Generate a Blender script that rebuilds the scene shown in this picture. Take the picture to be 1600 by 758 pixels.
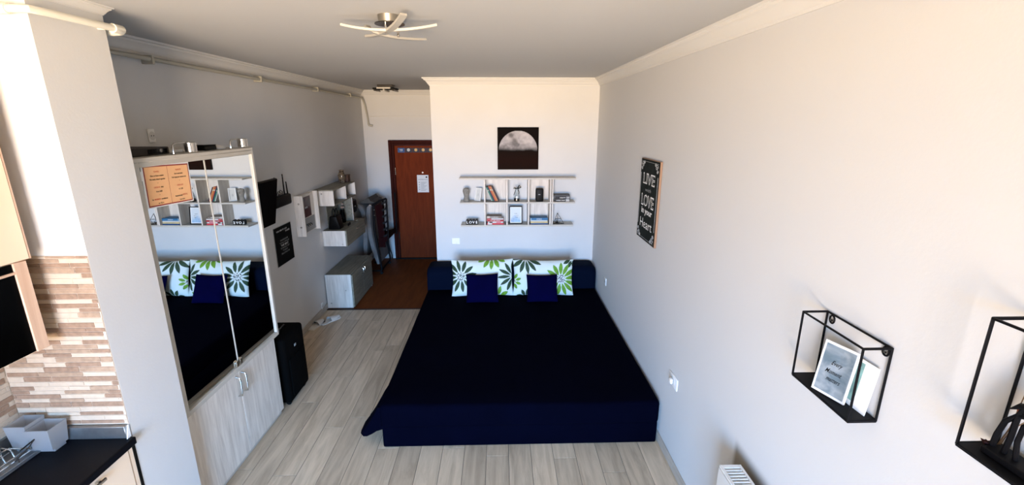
import bpy, bmesh, math, random
from mathutils import Vector, Matrix, noise
random.seed(7)
for o in list(bpy.data.objects): bpy.data.objects.remove(o)
scn = bpy.context.scene
col = scn.collection
R = math.radians

# ------------------------------------------------ camera, world, lights, exposure
cd = bpy.data.cameras.new('camera'); cam = bpy.data.objects.new('camera', cd); col.objects.link(cam)
cd.sensor_width = 36; cd.lens = 713/1600*36; cd.clip_start = 0.02
cam.location = (0, 0, 2.25); cam.rotation_euler = (R(90-14.85), 0, R(-1.553))
scn.camera = cam
scn.view_settings.view_transform = 'Standard'; scn.view_settings.look = 'None'
scn.view_settings.gamma = 1; scn.view_settings.exposure = 3.6
scn.view_settings.use_curve_mapping = False

w = bpy.data.worlds.new('world'); scn.world = w; w.use_nodes = True
nt = w.node_tree; nt.nodes.clear()
wo = nt.nodes.new('ShaderNodeOutputWorld'); bg = nt.nodes.new('ShaderNodeBackground')
tc = nt.nodes.new('ShaderNodeTexCoord'); sx = nt.nodes.new('ShaderNodeSeparateXYZ')
cr = nt.nodes.new('ShaderNodeValToRGB'); mp = nt.nodes.new('ShaderNodeMapRange')
nt.links.new(tc.outputs['Generated'], sx.inputs[0]); nt.links.new(sx.outputs['Z'], mp.inputs[0])
mp.inputs[1].default_value = -0.4; mp.inputs[2].default_value = 0.6
nt.links.new(mp.outputs[0], cr.inputs[0]); nt.links.new(cr.outputs[0], bg.inputs[0])
e = cr.color_ramp.elements
e[0].position = 0.385; e[0].color = (1.0, 0.76, 0.54, 1)       # sunlit ground and roofs below the horizon
e[1].position = 0.415; e[1].color = (0.30, 0.60, 1.08, 1)         # blue daylight sky
bg.inputs[1].default_value = 5.0
nt.links.new(bg.outputs[0], wo.inputs[0])

WX0, WX1, WZ0, WZ1, REAR = -1.75, 0.55, 0.15, 2.55, -2.7
OX0, OX1, OZ1, OY = -1.55, 0.45, 2.50, -0.65      # opening in the unseen wall added to narrow the window light
pl = bpy.data.lights.new('window_portal', 'AREA'); pl.shape = 'RECTANGLE'
pl.size = WX1-WX0; pl.size_y = WZ1-WZ0; pl.cycles.is_portal = True
po = bpy.data.objects.new('window_portal', pl); col.objects.link(po)
po.location = ((WX0+WX1)/2, REAR-0.1, (WZ0+WZ1)/2); po.rotation_euler = (R(90), 0, 0)

# ------------------------------------------------ materials
def mat(name, c, rough=0.6, metal=0.0, spec=0.5, vary=0.0, noise_amt=0.0, nscale=20, sheen=0.0, bump=0.0, bscale=200, trans=0.0, emit=None, alpha=1.0):
    m = bpy.data.materials.new(name); m.use_nodes = True
    t = m.node_tree; b = t.nodes['Principled BSDF']
    b.inputs['Roughness'].default_value = rough; b.inputs['Metallic'].default_value = metal
    b.inputs['Specular IOR Level'].default_value = spec
    b.inputs['Sheen Weight'].default_value = sheen; b.inputs['Transmission Weight'].default_value = trans
    b.inputs['Base Color'].default_value = (*c, 1)
    src = None
    if noise_amt:
        tx = t.nodes.new('ShaderNodeTexCoord'); n = t.nodes.new('ShaderNodeTexNoise'); n.inputs['Scale'].default_value = nscale
        n.inputs['Detail'].default_value = 5
        t.links.new(tx.outputs['Object'], n.inputs['Vector'])
        r = t.nodes.new('ShaderNodeValToRGB')
        r.color_ramp.elements[0].position = .35; r.color_ramp.elements[1].position = .65
        r.color_ramp.elements[0].color = (*[x*(1-noise_amt) for x in c], 1)
        r.color_ramp.elements[1].color = (*[min(1, x*(1+noise_amt)) for x in c], 1)
        t.links.new(n.outputs['Fac'], r.inputs[0]); src = r.outputs[0]
        t.links.new(src, b.inputs['Base Color'])
    if bump:
        tx = t.nodes.new('ShaderNodeTexCoord'); n = t.nodes.new('ShaderNodeTexNoise'); n.inputs['Scale'].default_value = bscale
        bp = t.nodes.new('ShaderNodeBump'); bp.inputs['Strength'].default_value = bump; bp.inputs['Distance'].default_value = .004
        t.links.new(tx.outputs['Object'], n.inputs['Vector']); t.links.new(n.outputs['Fac'], bp.inputs['Height'])
        t.links.new(bp.outputs[0], b.inputs['Normal'])
    if emit:
        b.inputs['Emission Color'].default_value = (*emit[0], 1); b.inputs['Emission Strength'].default_value = emit[1]
    return m

def wood(name, c1, c2, axis='Z', stretch=14, rough=0.5, knots=True, obj_random=0.0, scale=3.0, spec=.35):
    """streaky laminate; grain runs along axis (object coordinates)"""
    m = bpy.data.materials.new(name); m.use_nodes = True
    t = m.node_tree; b = t.nodes['Principled BSDF']; b.inputs['Roughness'].default_value = rough; b.inputs['Specular IOR Level'].default_value = spec
    tx = t.nodes.new('ShaderNodeTexCoord'); mpn = t.nodes.new('ShaderNodeMapping')
    s = [stretch]*3; s['XYZ'.index(axis)] = 1.0
    mpn.inputs['Scale'].default_value = s
    oi = t.nodes.new('ShaderNodeObjectInfo'); vm = t.nodes.new('ShaderNodeVectorMath'); vm.operation = 'ADD'
    mu = t.nodes.new('ShaderNodeMath'); mu.operation = 'MULTIPLY'; mu.inputs[1].default_value = 37.0
    t.links.new(oi.outputs['Random'], mu.inputs[0])
    t.links.new(tx.outputs['Object'], mpn.inputs[0]); t.links.new(mpn.outputs[0], vm.inputs[0]); t.links.new(mu.outputs[0], vm.inputs[1])
    n = t.nodes.new('ShaderNodeTexNoise'); n.inputs['Scale'].default_value = scale; n.inputs['Detail'].default_value = 6
    n.inputs['Roughness'].default_value = .62; n.inputs['Distortion'].default_value = .6
    t.links.new(vm.outputs[0], n.inputs['Vector'])
    r = t.nodes.new('ShaderNodeValToRGB'); r.color_ramp.elements[0].position = .34; r.color_ramp.elements[1].position = .66
    r.color_ramp.elements[0].color = (*c2, 1); r.color_ramp.elements[1].color = (*c1, 1)
    t.links.new(n.outputs['Fac'], r.inputs[0]); out = r.outputs[0]
    if obj_random:
        hs = t.nodes.new('ShaderNodeHueSaturation'); mr = t.nodes.new('ShaderNodeMapRange')
        mr.inputs[3].default_value = 1-obj_random; mr.inputs[4].default_value = 1+obj_random
        t.links.new(oi.outputs['Random'], mr.inputs[0]); t.links.new(mr.outputs[0], hs.inputs['Value']); t.links.new(out, hs.inputs['Color'])
        out = hs.outputs[0]
    t.links.new(out, b.inputs['Base Color'])
    bp = t.nodes.new('ShaderNodeBump'); bp.inputs['Strength'].default_value = .15; bp.inputs['Distance'].default_value = .002
    t.links.new(n.outputs['Fac'], bp.inputs['Height']); t.links.new(bp.outputs[0], b.inputs['Normal'])
    return m

def print_mat(name, rough=0.6, spec=.5):
    m = bpy.data.materials.new(name); m.use_nodes = True; t = m.node_tree; b = t.nodes['Principled BSDF']
    a = t.nodes.new('ShaderNodeAttribute'); a.attribute_name = 'print'; t.links.new(a.outputs['Color'], b.inputs['Base Color'])
    b.inputs['Roughness'].default_value = rough; b.inputs['Specular IOR Level'].default_value = spec
    return m

WALL = (0.61, 0.61, 0.60)
M = {}
M['wall'] = mat('painted_plaster', WALL, .85, spec=.25, noise_amt=.012, nscale=3, bump=.08, bscale=90)
M['rear_dark'] = mat('dark_rear_render', (.22, .19, .16), .9)  # dark, so the unseen rear walls bounce little light into the room
M['ceil'] = mat('ceiling_paint', (.49, .49, .48), .9, spec=.2)
M['cornice'] = mat('cornice_plaster', (.66, .65, .62), .8, spec=.25)
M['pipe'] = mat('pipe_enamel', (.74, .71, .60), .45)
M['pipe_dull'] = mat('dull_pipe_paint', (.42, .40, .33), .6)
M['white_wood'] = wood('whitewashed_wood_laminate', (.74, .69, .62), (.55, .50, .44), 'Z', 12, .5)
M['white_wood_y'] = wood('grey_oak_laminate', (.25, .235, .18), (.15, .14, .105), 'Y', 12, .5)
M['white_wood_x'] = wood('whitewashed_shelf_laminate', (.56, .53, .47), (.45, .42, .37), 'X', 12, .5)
M['frame'] = mat('cabinet_frame_laminate', (.50, .47, .41), .5, noise_amt=.05, nscale=8)
M['plank'] = wood('wood_look_floor_tile', (.60, .485, .35), (.40, .315, .22), 'Y', 9, .42, obj_random=.13, scale=2.2)
M['grout'] = mat('floor_grout', (.10, .09, .075), .9)
M['hall'] = wood('brown_hall_floor', (.17, .050, .012), (.12, .032, .008), 'Y', 6, .6, scale=2, spec=.15)
M['skirt'] = wood('wood_look_skirting_tile', (.50, .45, .39), (.36, .32, .27), 'Y', 9, .45)
M['door'] = wood('brown_door_veneer', (.17, .028, .005), (.12, .018, .003), 'Z', 8, .6, scale=2.4, spec=.08)
M['door_dark'] = wood('dark_door_frame', (.045, .006, .003), (.03, .004, .002), 'Z', 8, .6, spec=.08)
M['navy'] = mat('navy_velour', (.0005, .0007, .0042), .95, spec=.02, sheen=.0, noise_amt=.1, nscale=5, bump=.15, bscale=60)
M['navy2'] = mat('navy_bolster_velour', (.0006, .0028, .011), .85, spec=.05, sheen=.0, bump=.1, bscale=60)
M['cush'] = mat('navy_cushion_cloth', (.0008, .0008, .020), .95, spec=.03, noise_amt=.08, nscale=7, bump=.2, bscale=90)
M['black'] = mat('black_plastic', (.002, .002, .002), .5, spec=.15)
M['black_metal'] = mat('black_powder_coated_metal', (.002, .002, .003), .55, spec=.15)
M['black_gloss'] = mat('black_glass', (.001, .001, .001), .15, spec=.06)
M['black_cloth'] = mat('black_suitcase_cloth', (.0012, .0012, .0012), .9, spec=.05, bump=.2)
M['chrome'] = mat('chrome', (.62, .60, .56), .18, metal=1)
M['nickel'] = mat('brushed_nickel', (.42, .39, .33), .35, metal=1)
M['dark_chrome'] = mat('dark_chrome', (.10, .09, .08), .25, metal=1)
M['steel'] = mat('brushed_steel', (.36, .37, .37), .38, metal=.9, noise_amt=.08, nscale=30)
M['mirror'] = mat('mirror_glass', (.80, .83, .82), .0, metal=1)
M['white'] = mat('white_plastic', (.80, .80, .78), .4)
M['white_enamel'] = mat('white_enamel', (.78, .78, .75), .35)
M['cream'] = mat('cream_cabinet_front', (.78, .62, .44), .45, noise_amt=.02, nscale=3)
M['cream_low'] = mat('beige_cabinet_front', (.86, .68, .50), .45)
M['brown_edge'] = wood('pinkish_brown_edge', (.66, .48, .35), (.56, .37, .26), 'Z', 8, .45)
M['worktop'] = mat('black_worktop', (.0012, .0015, .004), .45, spec=.12)
M['tile_brown'] = mat('brown_stone_strip', (.25, .165, .11), .6, noise_amt=.16, nscale=45)
M['tile_tan'] = mat('tan_stone_strip', (.31, .22, .15), .6, noise_amt=.14, nscale=45)
M['tile_cream'] = mat('cream_stone_strip', (.47, .39, .30), .6, noise_amt=.06, nscale=40)
M['tile_grout'] = mat('pale_grout', (.52, .44, .35), .9)
M['clear'] = mat('frosted_plastic', (.66, .68, .70), .3, trans=.75)
M['glass'] = mat('bottle_glass', (.80, .86, .86), .05, trans=.85)
M['paper'] = mat('paper', (.78, .78, .76), .8)
M['text_white'] = mat('white_print', (.80, .80, .78), .7)
M['text_grey'] = mat('grey_print', (.30, .31, .31), .7)
M['text_black'] = mat('black_print', (.003, .003, .003), .8, spec=.1)
M['text_red'] = mat('red_print', (.55, .07, .03), .7)
M['orange'] = mat('apricot_paper', (.86, .48, .23), .75, noise_amt=.03, nscale=10)
M['maroon'] = mat('maroon_border', (.27, .015, .015), .7)
M['chalk'] = mat('chalkboard_black', (.010, .013, .012), .8, spec=.1, noise_amt=.35, nscale=12)
M['tan_edge'] = mat('raw_wood_edge', (.30, .18, .11), .7)
M['grey_fab'] = mat('grey_mattress_cloth', (.17, .165, .16), .9, spec=.1, noise_amt=.1, nscale=12)
M['red_fab'] = mat('dark_red_cloth', (.014, .0015, .002), .9, spec=.1)
M['grey_stone'] = mat('grey_stone', (.20, .19, .165), .8, noise_amt=.15, nscale=40)
M['terry'] = mat('white_terry', (.66, .64, .60), .95, spec=.1, bump=.5, bscale=120)
M['leather'] = mat('black_leather', (.002, .002, .002), .45, spec=.15)
M['print'] = print_mat('colour_print', .7)
M['print_gloss'] = print_mat('canvas_print', .8, .08)
def flat(c, r=.6): return mat('cover_%02d%02d%02d' % tuple(int(x*99) for x in c), c, r)

# ------------------------------------------------ builders (world-space coordinates)
WM = {}
class B:
    def __init__(s): s.bm = bmesh.new(); s.mi = 0
    def box(s, x0, x1, y0, y1, z0, z1, bev=0.0, seg=1, mtx=None):
        x0, x1 = sorted((x0, x1)); y0, y1 = sorted((y0, y1)); z0, z1 = sorted((z0, z1))
        t = bmesh.new()
        bmesh.ops.create_cube(t, size=1, matrix=Matrix.Translation(((x0+x1)/2, (y0+y1)/2, (z0+z1)/2)) @ Matrix.Diagonal((x1-x0, y1-y0, z1-z0, 1)))
        if bev: bmesh.ops.bevel(t, geom=t.edges[:], offset=bev, segments=seg, profile=.5, affect='EDGES')
        return s.add(t, mtx)
    def add(s, t, mtx=None):
        if mtx is not None: bmesh.ops.transform(t, matrix=mtx, verts=t.verts[:])
        me = bpy.data.meshes.new('t'); t.to_mesh(me); t.free(); s.bm.from_mesh(me); bpy.data.meshes.remove(me); return s
    def cyl(s, p0, p1, r, r2=None, seg=16, caps=True):
        p0, p1 = Vector(p0), Vector(p1); d = p1-p0; t = bmesh.new()
        bmesh.ops.create_cone(t, cap_ends=caps, segments=seg, radius1=r, radius2=r if r2 is None else r2, depth=d.length)
        q = Vector((0, 0, 1)).rotation_difference(d.normalized()).to_matrix().to_4x4()
        return s.add(t, Matrix.Translation((p0+p1)/2) @ q)
    def tube(s, pts, r, seg=8, closed=False):
        pts = [Vector(p) for p in pts]; n = len(pts); rings = []
        for i, p in enumerate(pts):
            a = pts[(i-1) % n] if (i or closed) else p; b = pts[(i+1) % n] if (i < n-1 or closed) else p
            d = (b-a).normalized()
            if i == 0: up = Vector((0, 0, 1)) if abs(d.z) < .9 else Vector((1, 0, 0)); u = d.cross(up).normalized()
            else:
                u = (u - d*u.dot(d)); u.normalize()
            v = d.cross(u); rr = r[i] if isinstance(r, (list, tuple)) else r
            rings.append([s.bm.verts.new(p+u*rr*math.cos(2*math.pi*k/seg)+v*rr*math.sin(2*math.pi*k/seg)) for k in range(seg)])
        for i in range(n if closed else n-1):
            a, b = rings[i], rings[(i+1) % n]
            for k in range(seg): s.bm.faces.new((a[k], a[(k+1) % seg], b[(k+1) % seg], b[k]))
        if not closed: s.bm.faces.new(rings[0][::-1]); s.bm.faces.new(rings[-1])
        return s
    def lathe(s, prof, c, seg=24):
        rings = []
        for (r, z) in prof:
            rings.append([s.bm.verts.new((c[0]+r*math.cos(2*math.pi*k/seg), c[1]+r*math.sin(2*math.pi*k/seg), c[2]+z)) for k in range(seg)])
        for a, b in zip(rings, rings[1:]):
            for k in range(seg): s.bm.faces.new((a[k], a[(k+1) % seg], b[(k+1) % seg], b[k]))
        s.bm.faces.new(rings[0][::-1]); s.bm.faces.new(rings[-1]); return s
    def prism(s, poly, f0, f1):
        """poly: list of (a,b); f0/f1 map (a,b)->3D for the two caps"""
        a = [s.bm.verts.new(f0(*p)) for p in poly]; b = [s.bm.verts.new(f1(*p)) for p in poly]; n = len(poly)
        s.bm.faces.new(a[::-1]); s.bm.faces.new(b)
        for i in range(n): s.bm.faces.new((a[i], a[(i+1) % n], b[(i+1) % n], b[i]))
        return s
    def xf(s, m): bmesh.ops.transform(s.bm, matrix=m, verts=s.bm.verts[:]); return s

def smooth(me, ang=40):
    for p in me.polygons: p.use_smooth = True
    try: me.set_sharp_from_angle(angle=R(ang))
    except Exception: pass

def meta(o, label=None, cat=None, group=None, kind=None):
    if label: o['label'] = label
    if cat: o['category'] = cat
    if group: o['group'] = group
    if kind: o['kind'] = kind
    return o
def thing(name, loc, label, cat, group=None, rz=0.0):
    o = bpy.data.objects.new(name, None); o.empty_display_size = .05; col.objects.link(o)
    o.location = loc; o.rotation_euler = (0, 0, rz); WM[o] = Matrix.Translation(loc) @ Matrix.Rotation(rz, 4, 'Z')
    return meta(o, label, cat, group)
def link_mesh(name, me, m, parent=None, sm=True):
    """me holds world coordinates; they are moved into the parent's space, or to an origin at the mesh's base"""
    if m is not None: me.materials.append(m)
    o = bpy.data.objects.new(name, me); col.objects.link(o)
    if parent is not None:
        o.parent = parent; me.transform(WM[parent].inverted()); WM[o] = WM[parent].copy()
    else:
        vs = [v.co for v in me.vertices]
        c = Vector(((min(v.x for v in vs)+max(v.x for v in vs))/2, (min(v.y for v in vs)+max(v.y for v in vs))/2, min(v.z for v in vs)))
        me.transform(Matrix.Translation(-c)); o.location = c; WM[o] = Matrix.Translation(c)
    if sm: smooth(me)
    return o
def part(name, b, m, parent=None, label=None, kind=None, sm=True):
    bmesh.ops.recalc_face_normals(b.bm, faces=b.bm.faces[:])
    me = bpy.data.meshes.new(name); b.bm.to_mesh(me); b.bm.free()
    return meta(link_mesh(name, me, m, parent, sm), label=label, kind=kind)
def solo(name, b, m, label, cat, group=None):
    return meta(part(name, b, m), label, cat, group)
def struct(name, b, m, parent=None): return part(name, b, m, parent, kind='structure')
def dup(o, parent=None):
    c = o.copy(); col.objects.link(c); WM[c] = WM[o].copy()
    if parent is not None: c.parent = parent
    for ch in [k for k in o.children]: dup(ch, c)
    return c

def frame_mtx(origin, u, v):
    u = Vector(u).normalized(); v = Vector(v); n = u.cross(v).normalized(); v = n.cross(u).normalized()
    m = Matrix((u, v, n)).transposed().to_4x4(); m.translation = Vector(origin); return m
U_RIGHT = ((0, -1, 0), (0, 0, 1)); U_LEFT = ((0, 1, 0), (0, 0, 1)); U_BACK = ((1, 0, 0), (0, 0, 1))

def text(name, s, height, mtx, m, parent, width=None, bold=0.0, shear=0.0, thick=.0006, spacing=1.0, label=None, pos=(0, 0)):
    """centred lettering; height = cap height in metres"""
    c = bpy.data.curves.new('t', 'FONT'); c.body = s; c.size = 1; c.align_x = 'CENTER'; c.align_y = 'CENTER'
    c.resolution_u = 2; c.offset = bold; c.shear = shear; c.space_character = spacing
    o = bpy.data.objects.new('t', c); col.objects.link(o); bpy.context.view_layer.update()
    me = bpy.data.meshes.new_from_object(o.evaluated_get(bpy.context.evaluated_depsgraph_get()))
    bpy.data.objects.remove(o); bpy.data.curves.remove(c)
    if not me.vertices: return None
    xs = [v.co.x for v in me.vertices]; ww = max(xs)-min(xs)
    sy = height/.70; sx = sy if width is None else width/ww
    cx = (max(xs)+min(xs))/2; ys = [v.co.y for v in me.vertices]; cy = (max(ys)+min(ys))/2
    me.materials.clear()
    me.transform(mtx @ Matrix.Translation((pos[0], pos[1], thick)) @ Matrix.Diagonal((sx, sy, 1, 1)) @ Matrix.Translation((-cx, -cy, 0)))
    return meta(link_mesh(name, me, m, parent, False), label=label)

def colour_grid(nx, ny, shape, fn, back=True):
    """grid mesh with a per-vertex 'print' colour; shape(u,v,side)->world point"""
    me = bpy.data.meshes.new('g'); V = []; C = []; F = []
    sides = (1, -1) if back else (1,)
    for sd in sides:
        base = len(V)
        for j in range(ny+1):
            for i in range(nx+1):
                u, v = i/nx, j/ny; V.append(shape(u, v, sd)); C.append((*fn(u, v), 1))
        for j in range(ny):
            for i in range(nx):
                a = base+j*(nx+1)+i; q = (a, a+1, a+nx+2, a+nx+1); F.append(q if sd == 1 else q[::-1])
    me.from_pydata(V, [], F)
    at = me.color_attributes.new('print', 'FLOAT_COLOR', 'POINT')
    for i, c in enumerate(C): at.data[i].color = c
    return me

# ------------------------------------------------ room
XL, XR, YP, YD, H = -2.15, 1.14, 5.40, 7.50, 2.72
PX, PY0, PY1, HX = -1.68, 1.83, 2.165, -0.775
struct('ceiling', B().box(XL-.1, XR+.1, REAR-.1, YD+.1, H, H+.1), M['ceil'])
fl = struct('floor', B().box(XL-.1, XR+.1, REAR-.1, 5.30, -.10, -.003), M['grout'])
wl = struct('wall_left', B().box(XL-.1, XL, REAR-.1, YD+.1, 0, H), M['wall'])
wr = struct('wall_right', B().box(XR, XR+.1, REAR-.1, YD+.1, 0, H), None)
struct('wall_door', B().box(XL, XR, YD, YD+.1, 0, H), M['wall'])
struct('wall_partition', B().box(HX, XR, YP, YD, 0, H), M['wall'])
wp = struct('wall_pillar', B().box(XL, PX, PY0, PY1, 0, H), M['wall'])
hf = struct('floor_hall', B().box(XL, HX+.02, 5.30, YD, -.10, 0), M['hall'])
part('threshold_strip', B().box(XL, HX+.05, 5.285, 5.312, -.004, .006, .002), mat('dark_threshold', (.03, .012, .008), .5), hf)
# rear wall with its window opening, behind the photographer
b = B().box(XL, WX0, REAR-.1, REAR, 0, H).box(WX1, XR, REAR-.1, REAR, 0, H).box(WX0, WX1, REAR-.1, REAR, 0, WZ0).box(WX0, WX1, REAR-.1, REAR, WZ1, H)
struct('wall_rear', b, M['rear_dark'])
b = B().box(XL, OX0, OY-.25, OY, 0, H).box(OX1, XR, OY-.25, OY, 0, H).box(OX0, OX1, OY-.25, OY, OZ1, H)
struct('wall_baffle', b, M['rear_dark'])  # unseen wall added to keep window light off the near right wall
b = B()
for x in (WX0+.03, (WX0+WX1)/2, WX1-.03): b.box(x-.03, x+.03, REAR-.08, REAR-.03, WZ0, WZ1)
b.box(WX0, WX1, REAR-.08, REAR-.03, WZ0, WZ0+.05).box(WX0, WX1, REAR-.08, REAR-.03, WZ1-.05, WZ1)
struct('window_1', b, M['white'])
# right wall paint with the dust mark that warm air leaves above the radiator
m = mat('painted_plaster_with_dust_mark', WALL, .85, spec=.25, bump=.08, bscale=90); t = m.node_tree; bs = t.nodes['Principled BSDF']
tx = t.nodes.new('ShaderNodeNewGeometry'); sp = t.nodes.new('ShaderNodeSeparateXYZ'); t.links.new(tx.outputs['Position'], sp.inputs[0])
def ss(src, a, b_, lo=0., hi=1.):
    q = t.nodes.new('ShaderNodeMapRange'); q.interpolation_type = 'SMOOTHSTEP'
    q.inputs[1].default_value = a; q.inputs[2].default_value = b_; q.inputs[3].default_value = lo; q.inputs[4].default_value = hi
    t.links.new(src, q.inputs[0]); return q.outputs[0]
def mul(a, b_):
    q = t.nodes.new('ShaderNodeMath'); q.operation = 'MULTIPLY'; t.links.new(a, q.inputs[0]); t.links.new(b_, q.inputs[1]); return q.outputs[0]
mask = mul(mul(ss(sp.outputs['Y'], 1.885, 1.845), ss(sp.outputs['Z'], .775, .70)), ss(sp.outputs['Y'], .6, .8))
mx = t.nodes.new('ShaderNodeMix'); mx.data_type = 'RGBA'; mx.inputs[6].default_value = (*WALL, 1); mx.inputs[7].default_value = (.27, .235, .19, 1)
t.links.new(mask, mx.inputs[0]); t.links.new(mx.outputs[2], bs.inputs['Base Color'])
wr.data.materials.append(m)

# floor planks (wood-look tiles)
PW, PLN = .1555, 1.20
pm = None; k = 0
x = XR-PW
while x > XL-PW:
    off = random.random()*PLN; y = REAR-off
    while y < 5.285:
        y0 = max(y, REAR); y1 = min(y+PLN-.003, 5.285); x0 = max(x, XL)
        if y1-y0 > .03 and not (x0 > -.6 and y0 > 3.4) and y1 > 0.4:
            part('plank', B().box(x0, x+PW-.003, y0, y1, -.006, .0, .0012), M['plank'], fl, sm=False)
        y += PLN
    x -= PW
# skirting tiles
def skirting(name, axis, fixed, a0, a1, sgn, h=.075, L=.62, th=.009):
    base = None; a = a0; o = None
    b = B(); q = (fixed, fixed+sgn*(th-.002))
    b.box(*q, a0, a1, 0, h-.002) if axis == 'Y' else b.box(a0, a1, *q, 0, h-.002)
    o = struct(name, b, M['grout'])
    while a < a1-.02:
        e_ = min(a+L-.002, a1); q = (fixed, fixed+sgn*th); b = B()
        b.box(*q, a, e_, .001, h, .001) if axis == 'Y' else b.box(a, e_, *q, .001, h, .001)
        part('tile', b, M['skirt'], o, sm=False); a += L
skirting('baseboard_right', 'Y', XR, 1.9, 5.38, -1)
skirting('baseboard_left', 'Y', XL, 3.30, 7.48, 1)
skirting('baseboard_pillar', 'Y', PX, PY0, PY1, 1)

# cornice: profile swept along the top of each wall
def prof(s=1.0):
    return [(0, 0), (0, -.088*s), (.008*s, -.088*s), (.011*s, -.076*s), (.020*s, -.070*s), (.030*s, -.052*s), (.046*s, -.034*s), (.060*s, -.026*s), (.063*s, -.016*s), (.078*s, -.012*s), (.080*s, 0)]
def cornice(name, path, s=1.0):
    """path: 2D corner points; the profile grows to the left of the walking direction"""
    P = [Vector(p) for p in path]; b = B(); rings = []
    for i, p in enumerate(P):
        d0 = (P[i]-P[i-1]).normalized() if i else (P[1]-P[0]).normalized()
        d1 = (P[i+1]-P[i]).normalized() if i < len(P)-1 else d0
        n0 = Vector((-d0.y, d0.x)); n1 = Vector((-d1.y, d1.x)); mi = (n0+n1)
        mi = mi/ (mi.dot(n0)) if mi.length > .01 else n0
        rings.append([b.bm.verts.new((p.x+mi.x*a, p.y+mi.y*a, H+z)) for a, z in prof(s)])
    for r0, r1 in zip(rings, rings[1:]):
        for k in range(len(r0)): b.bm.faces.new((r0[k], r0[(k+1) % len(r0)], r1[(k+1) % len(r0)], r1[k]))
    b.bm.faces.new(rings[0]); b.bm.faces.new(rings[-1][::-1])
    return struct(name, b, M['cornice'])
cornice('trim_1', [(XR, REAR), (XR, YP), (HX, YP), (HX, YD), (XL, YD), (XL, PY1)], .95)
cornice('trim_2', [(XL+.08, PY1), (PX, PY1), (PX, PY0), (XL+.001, PY0)], .40)
cornice('trim_4', [(XL, PY0), (XL, REAR)], .95)
# thin ledge line across the door wall
struct('trim_3', B().box(-2.08, HX, YD-.012, YD, 2.318, 2.330, .002), M['cornice'])

# ------------------------------------------------ heating pipes
pt = thing('heating_pipe', (XL+.05, 4, 2.60), 'cream enamelled heating pipe running along the left wall under the cornice', 'pipe')
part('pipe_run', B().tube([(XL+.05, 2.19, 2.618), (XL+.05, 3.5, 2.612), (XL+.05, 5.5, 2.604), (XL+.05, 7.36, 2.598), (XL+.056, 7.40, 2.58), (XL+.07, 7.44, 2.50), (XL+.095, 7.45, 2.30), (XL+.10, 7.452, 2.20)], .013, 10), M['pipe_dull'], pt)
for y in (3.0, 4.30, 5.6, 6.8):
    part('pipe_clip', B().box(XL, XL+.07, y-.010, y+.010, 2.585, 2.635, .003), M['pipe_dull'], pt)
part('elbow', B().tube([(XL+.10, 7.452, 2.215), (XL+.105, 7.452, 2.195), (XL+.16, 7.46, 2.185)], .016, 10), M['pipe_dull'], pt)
pt = thing('wrapped_pipe', (PX+.045, PY0, 2.62), 'cream pipe wrapped around the white pillar, topmost at the left of the photo', 'pipe')
part('pipe_run', B().tube([(XL+.03, PY0-.035, 2.632), (-1.85, PY0-.035, 2.632), (PX-.0, PY0-.035, 2.632), (PX+.035, PY0-.03, 2.632), (PX+.042, PY0+.02, 2.632), (PX+.042, PY1-.04, 2.634), (PX+.042, PY1+.02, 2.634)], .014, 12), M['pipe'], pt)
part('collar', B().cyl((PX-.10, PY0-.035, 2.632), (PX-.03, PY0-.035, 2.632), .0185), M['pipe'], pt)
part('elbow', B().tube([(PX+.042, PY1-.015, 2.634), (PX+.042, PY1+.03, 2.634), (PX+.025, PY1+.045, 2.632), (PX-.02, PY1+.048, 2.63), (PX-.06, PY1+.03, 2.63)], .019, 12), M['pipe'], pt)
part('pipe_clip', B().box(PX, PX+.030, PY1-.045, PY1-.032, 2.622, 2.652, .003), M['pipe'], pt)

# ------------------------------------------------ backsplash strips
def strips(parent, u0, u1, z0, z1, fn, seed):
    rnd = random.Random(seed); z = z0; r = 0
    while z < z1-.008:
        h = rnd.choice((.0185, .0215, .025)); h = min(h, z1-z); u = u0-rnd.random()*.12
        p = .35 if r % 2 else .72
        while u < u1:
            L = rnd.choice((.09, .12, .15, .19)); a, e_ = max(u, u0), min(u+L, u1)
            if e_-a > .012:
                k = rnd.random(); mm = M['tile_cream'] if k > p else (M['tile_brown'] if rnd.random() > .35 else M['tile_tan'])
                part('tile', fn(a+.001, e_-.001, z+.001, z+h-.001, .006+rnd.random()*.0015), mm, parent, sm=False)
            u += L
        z += h; r += 1
TZ0, TZ1 = .937, 1.722
part('grout', B().box(XL, PX-.0005, PY0-.004, PY0, TZ0-.005, TZ1), M['tile_grout'], wp)
strips(wp, XL+.006, PX, TZ0, TZ1, lambda a, e_, z0, z1, d: B().box(a, e_, PY0-d, PY0, z0, z1, .0012), 3)
part('grout', B().box(XL, XL+.004, .9, PY0-.004, TZ0-.005, 1.45), M['tile_grout'], wl)
strips(wl, 1.25, PY0-.007, TZ0, 1.44, lambda a, e_, z0, z1, d: B().box(XL, XL+d, a, e_, z0, z1, .0012), 5)

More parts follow.
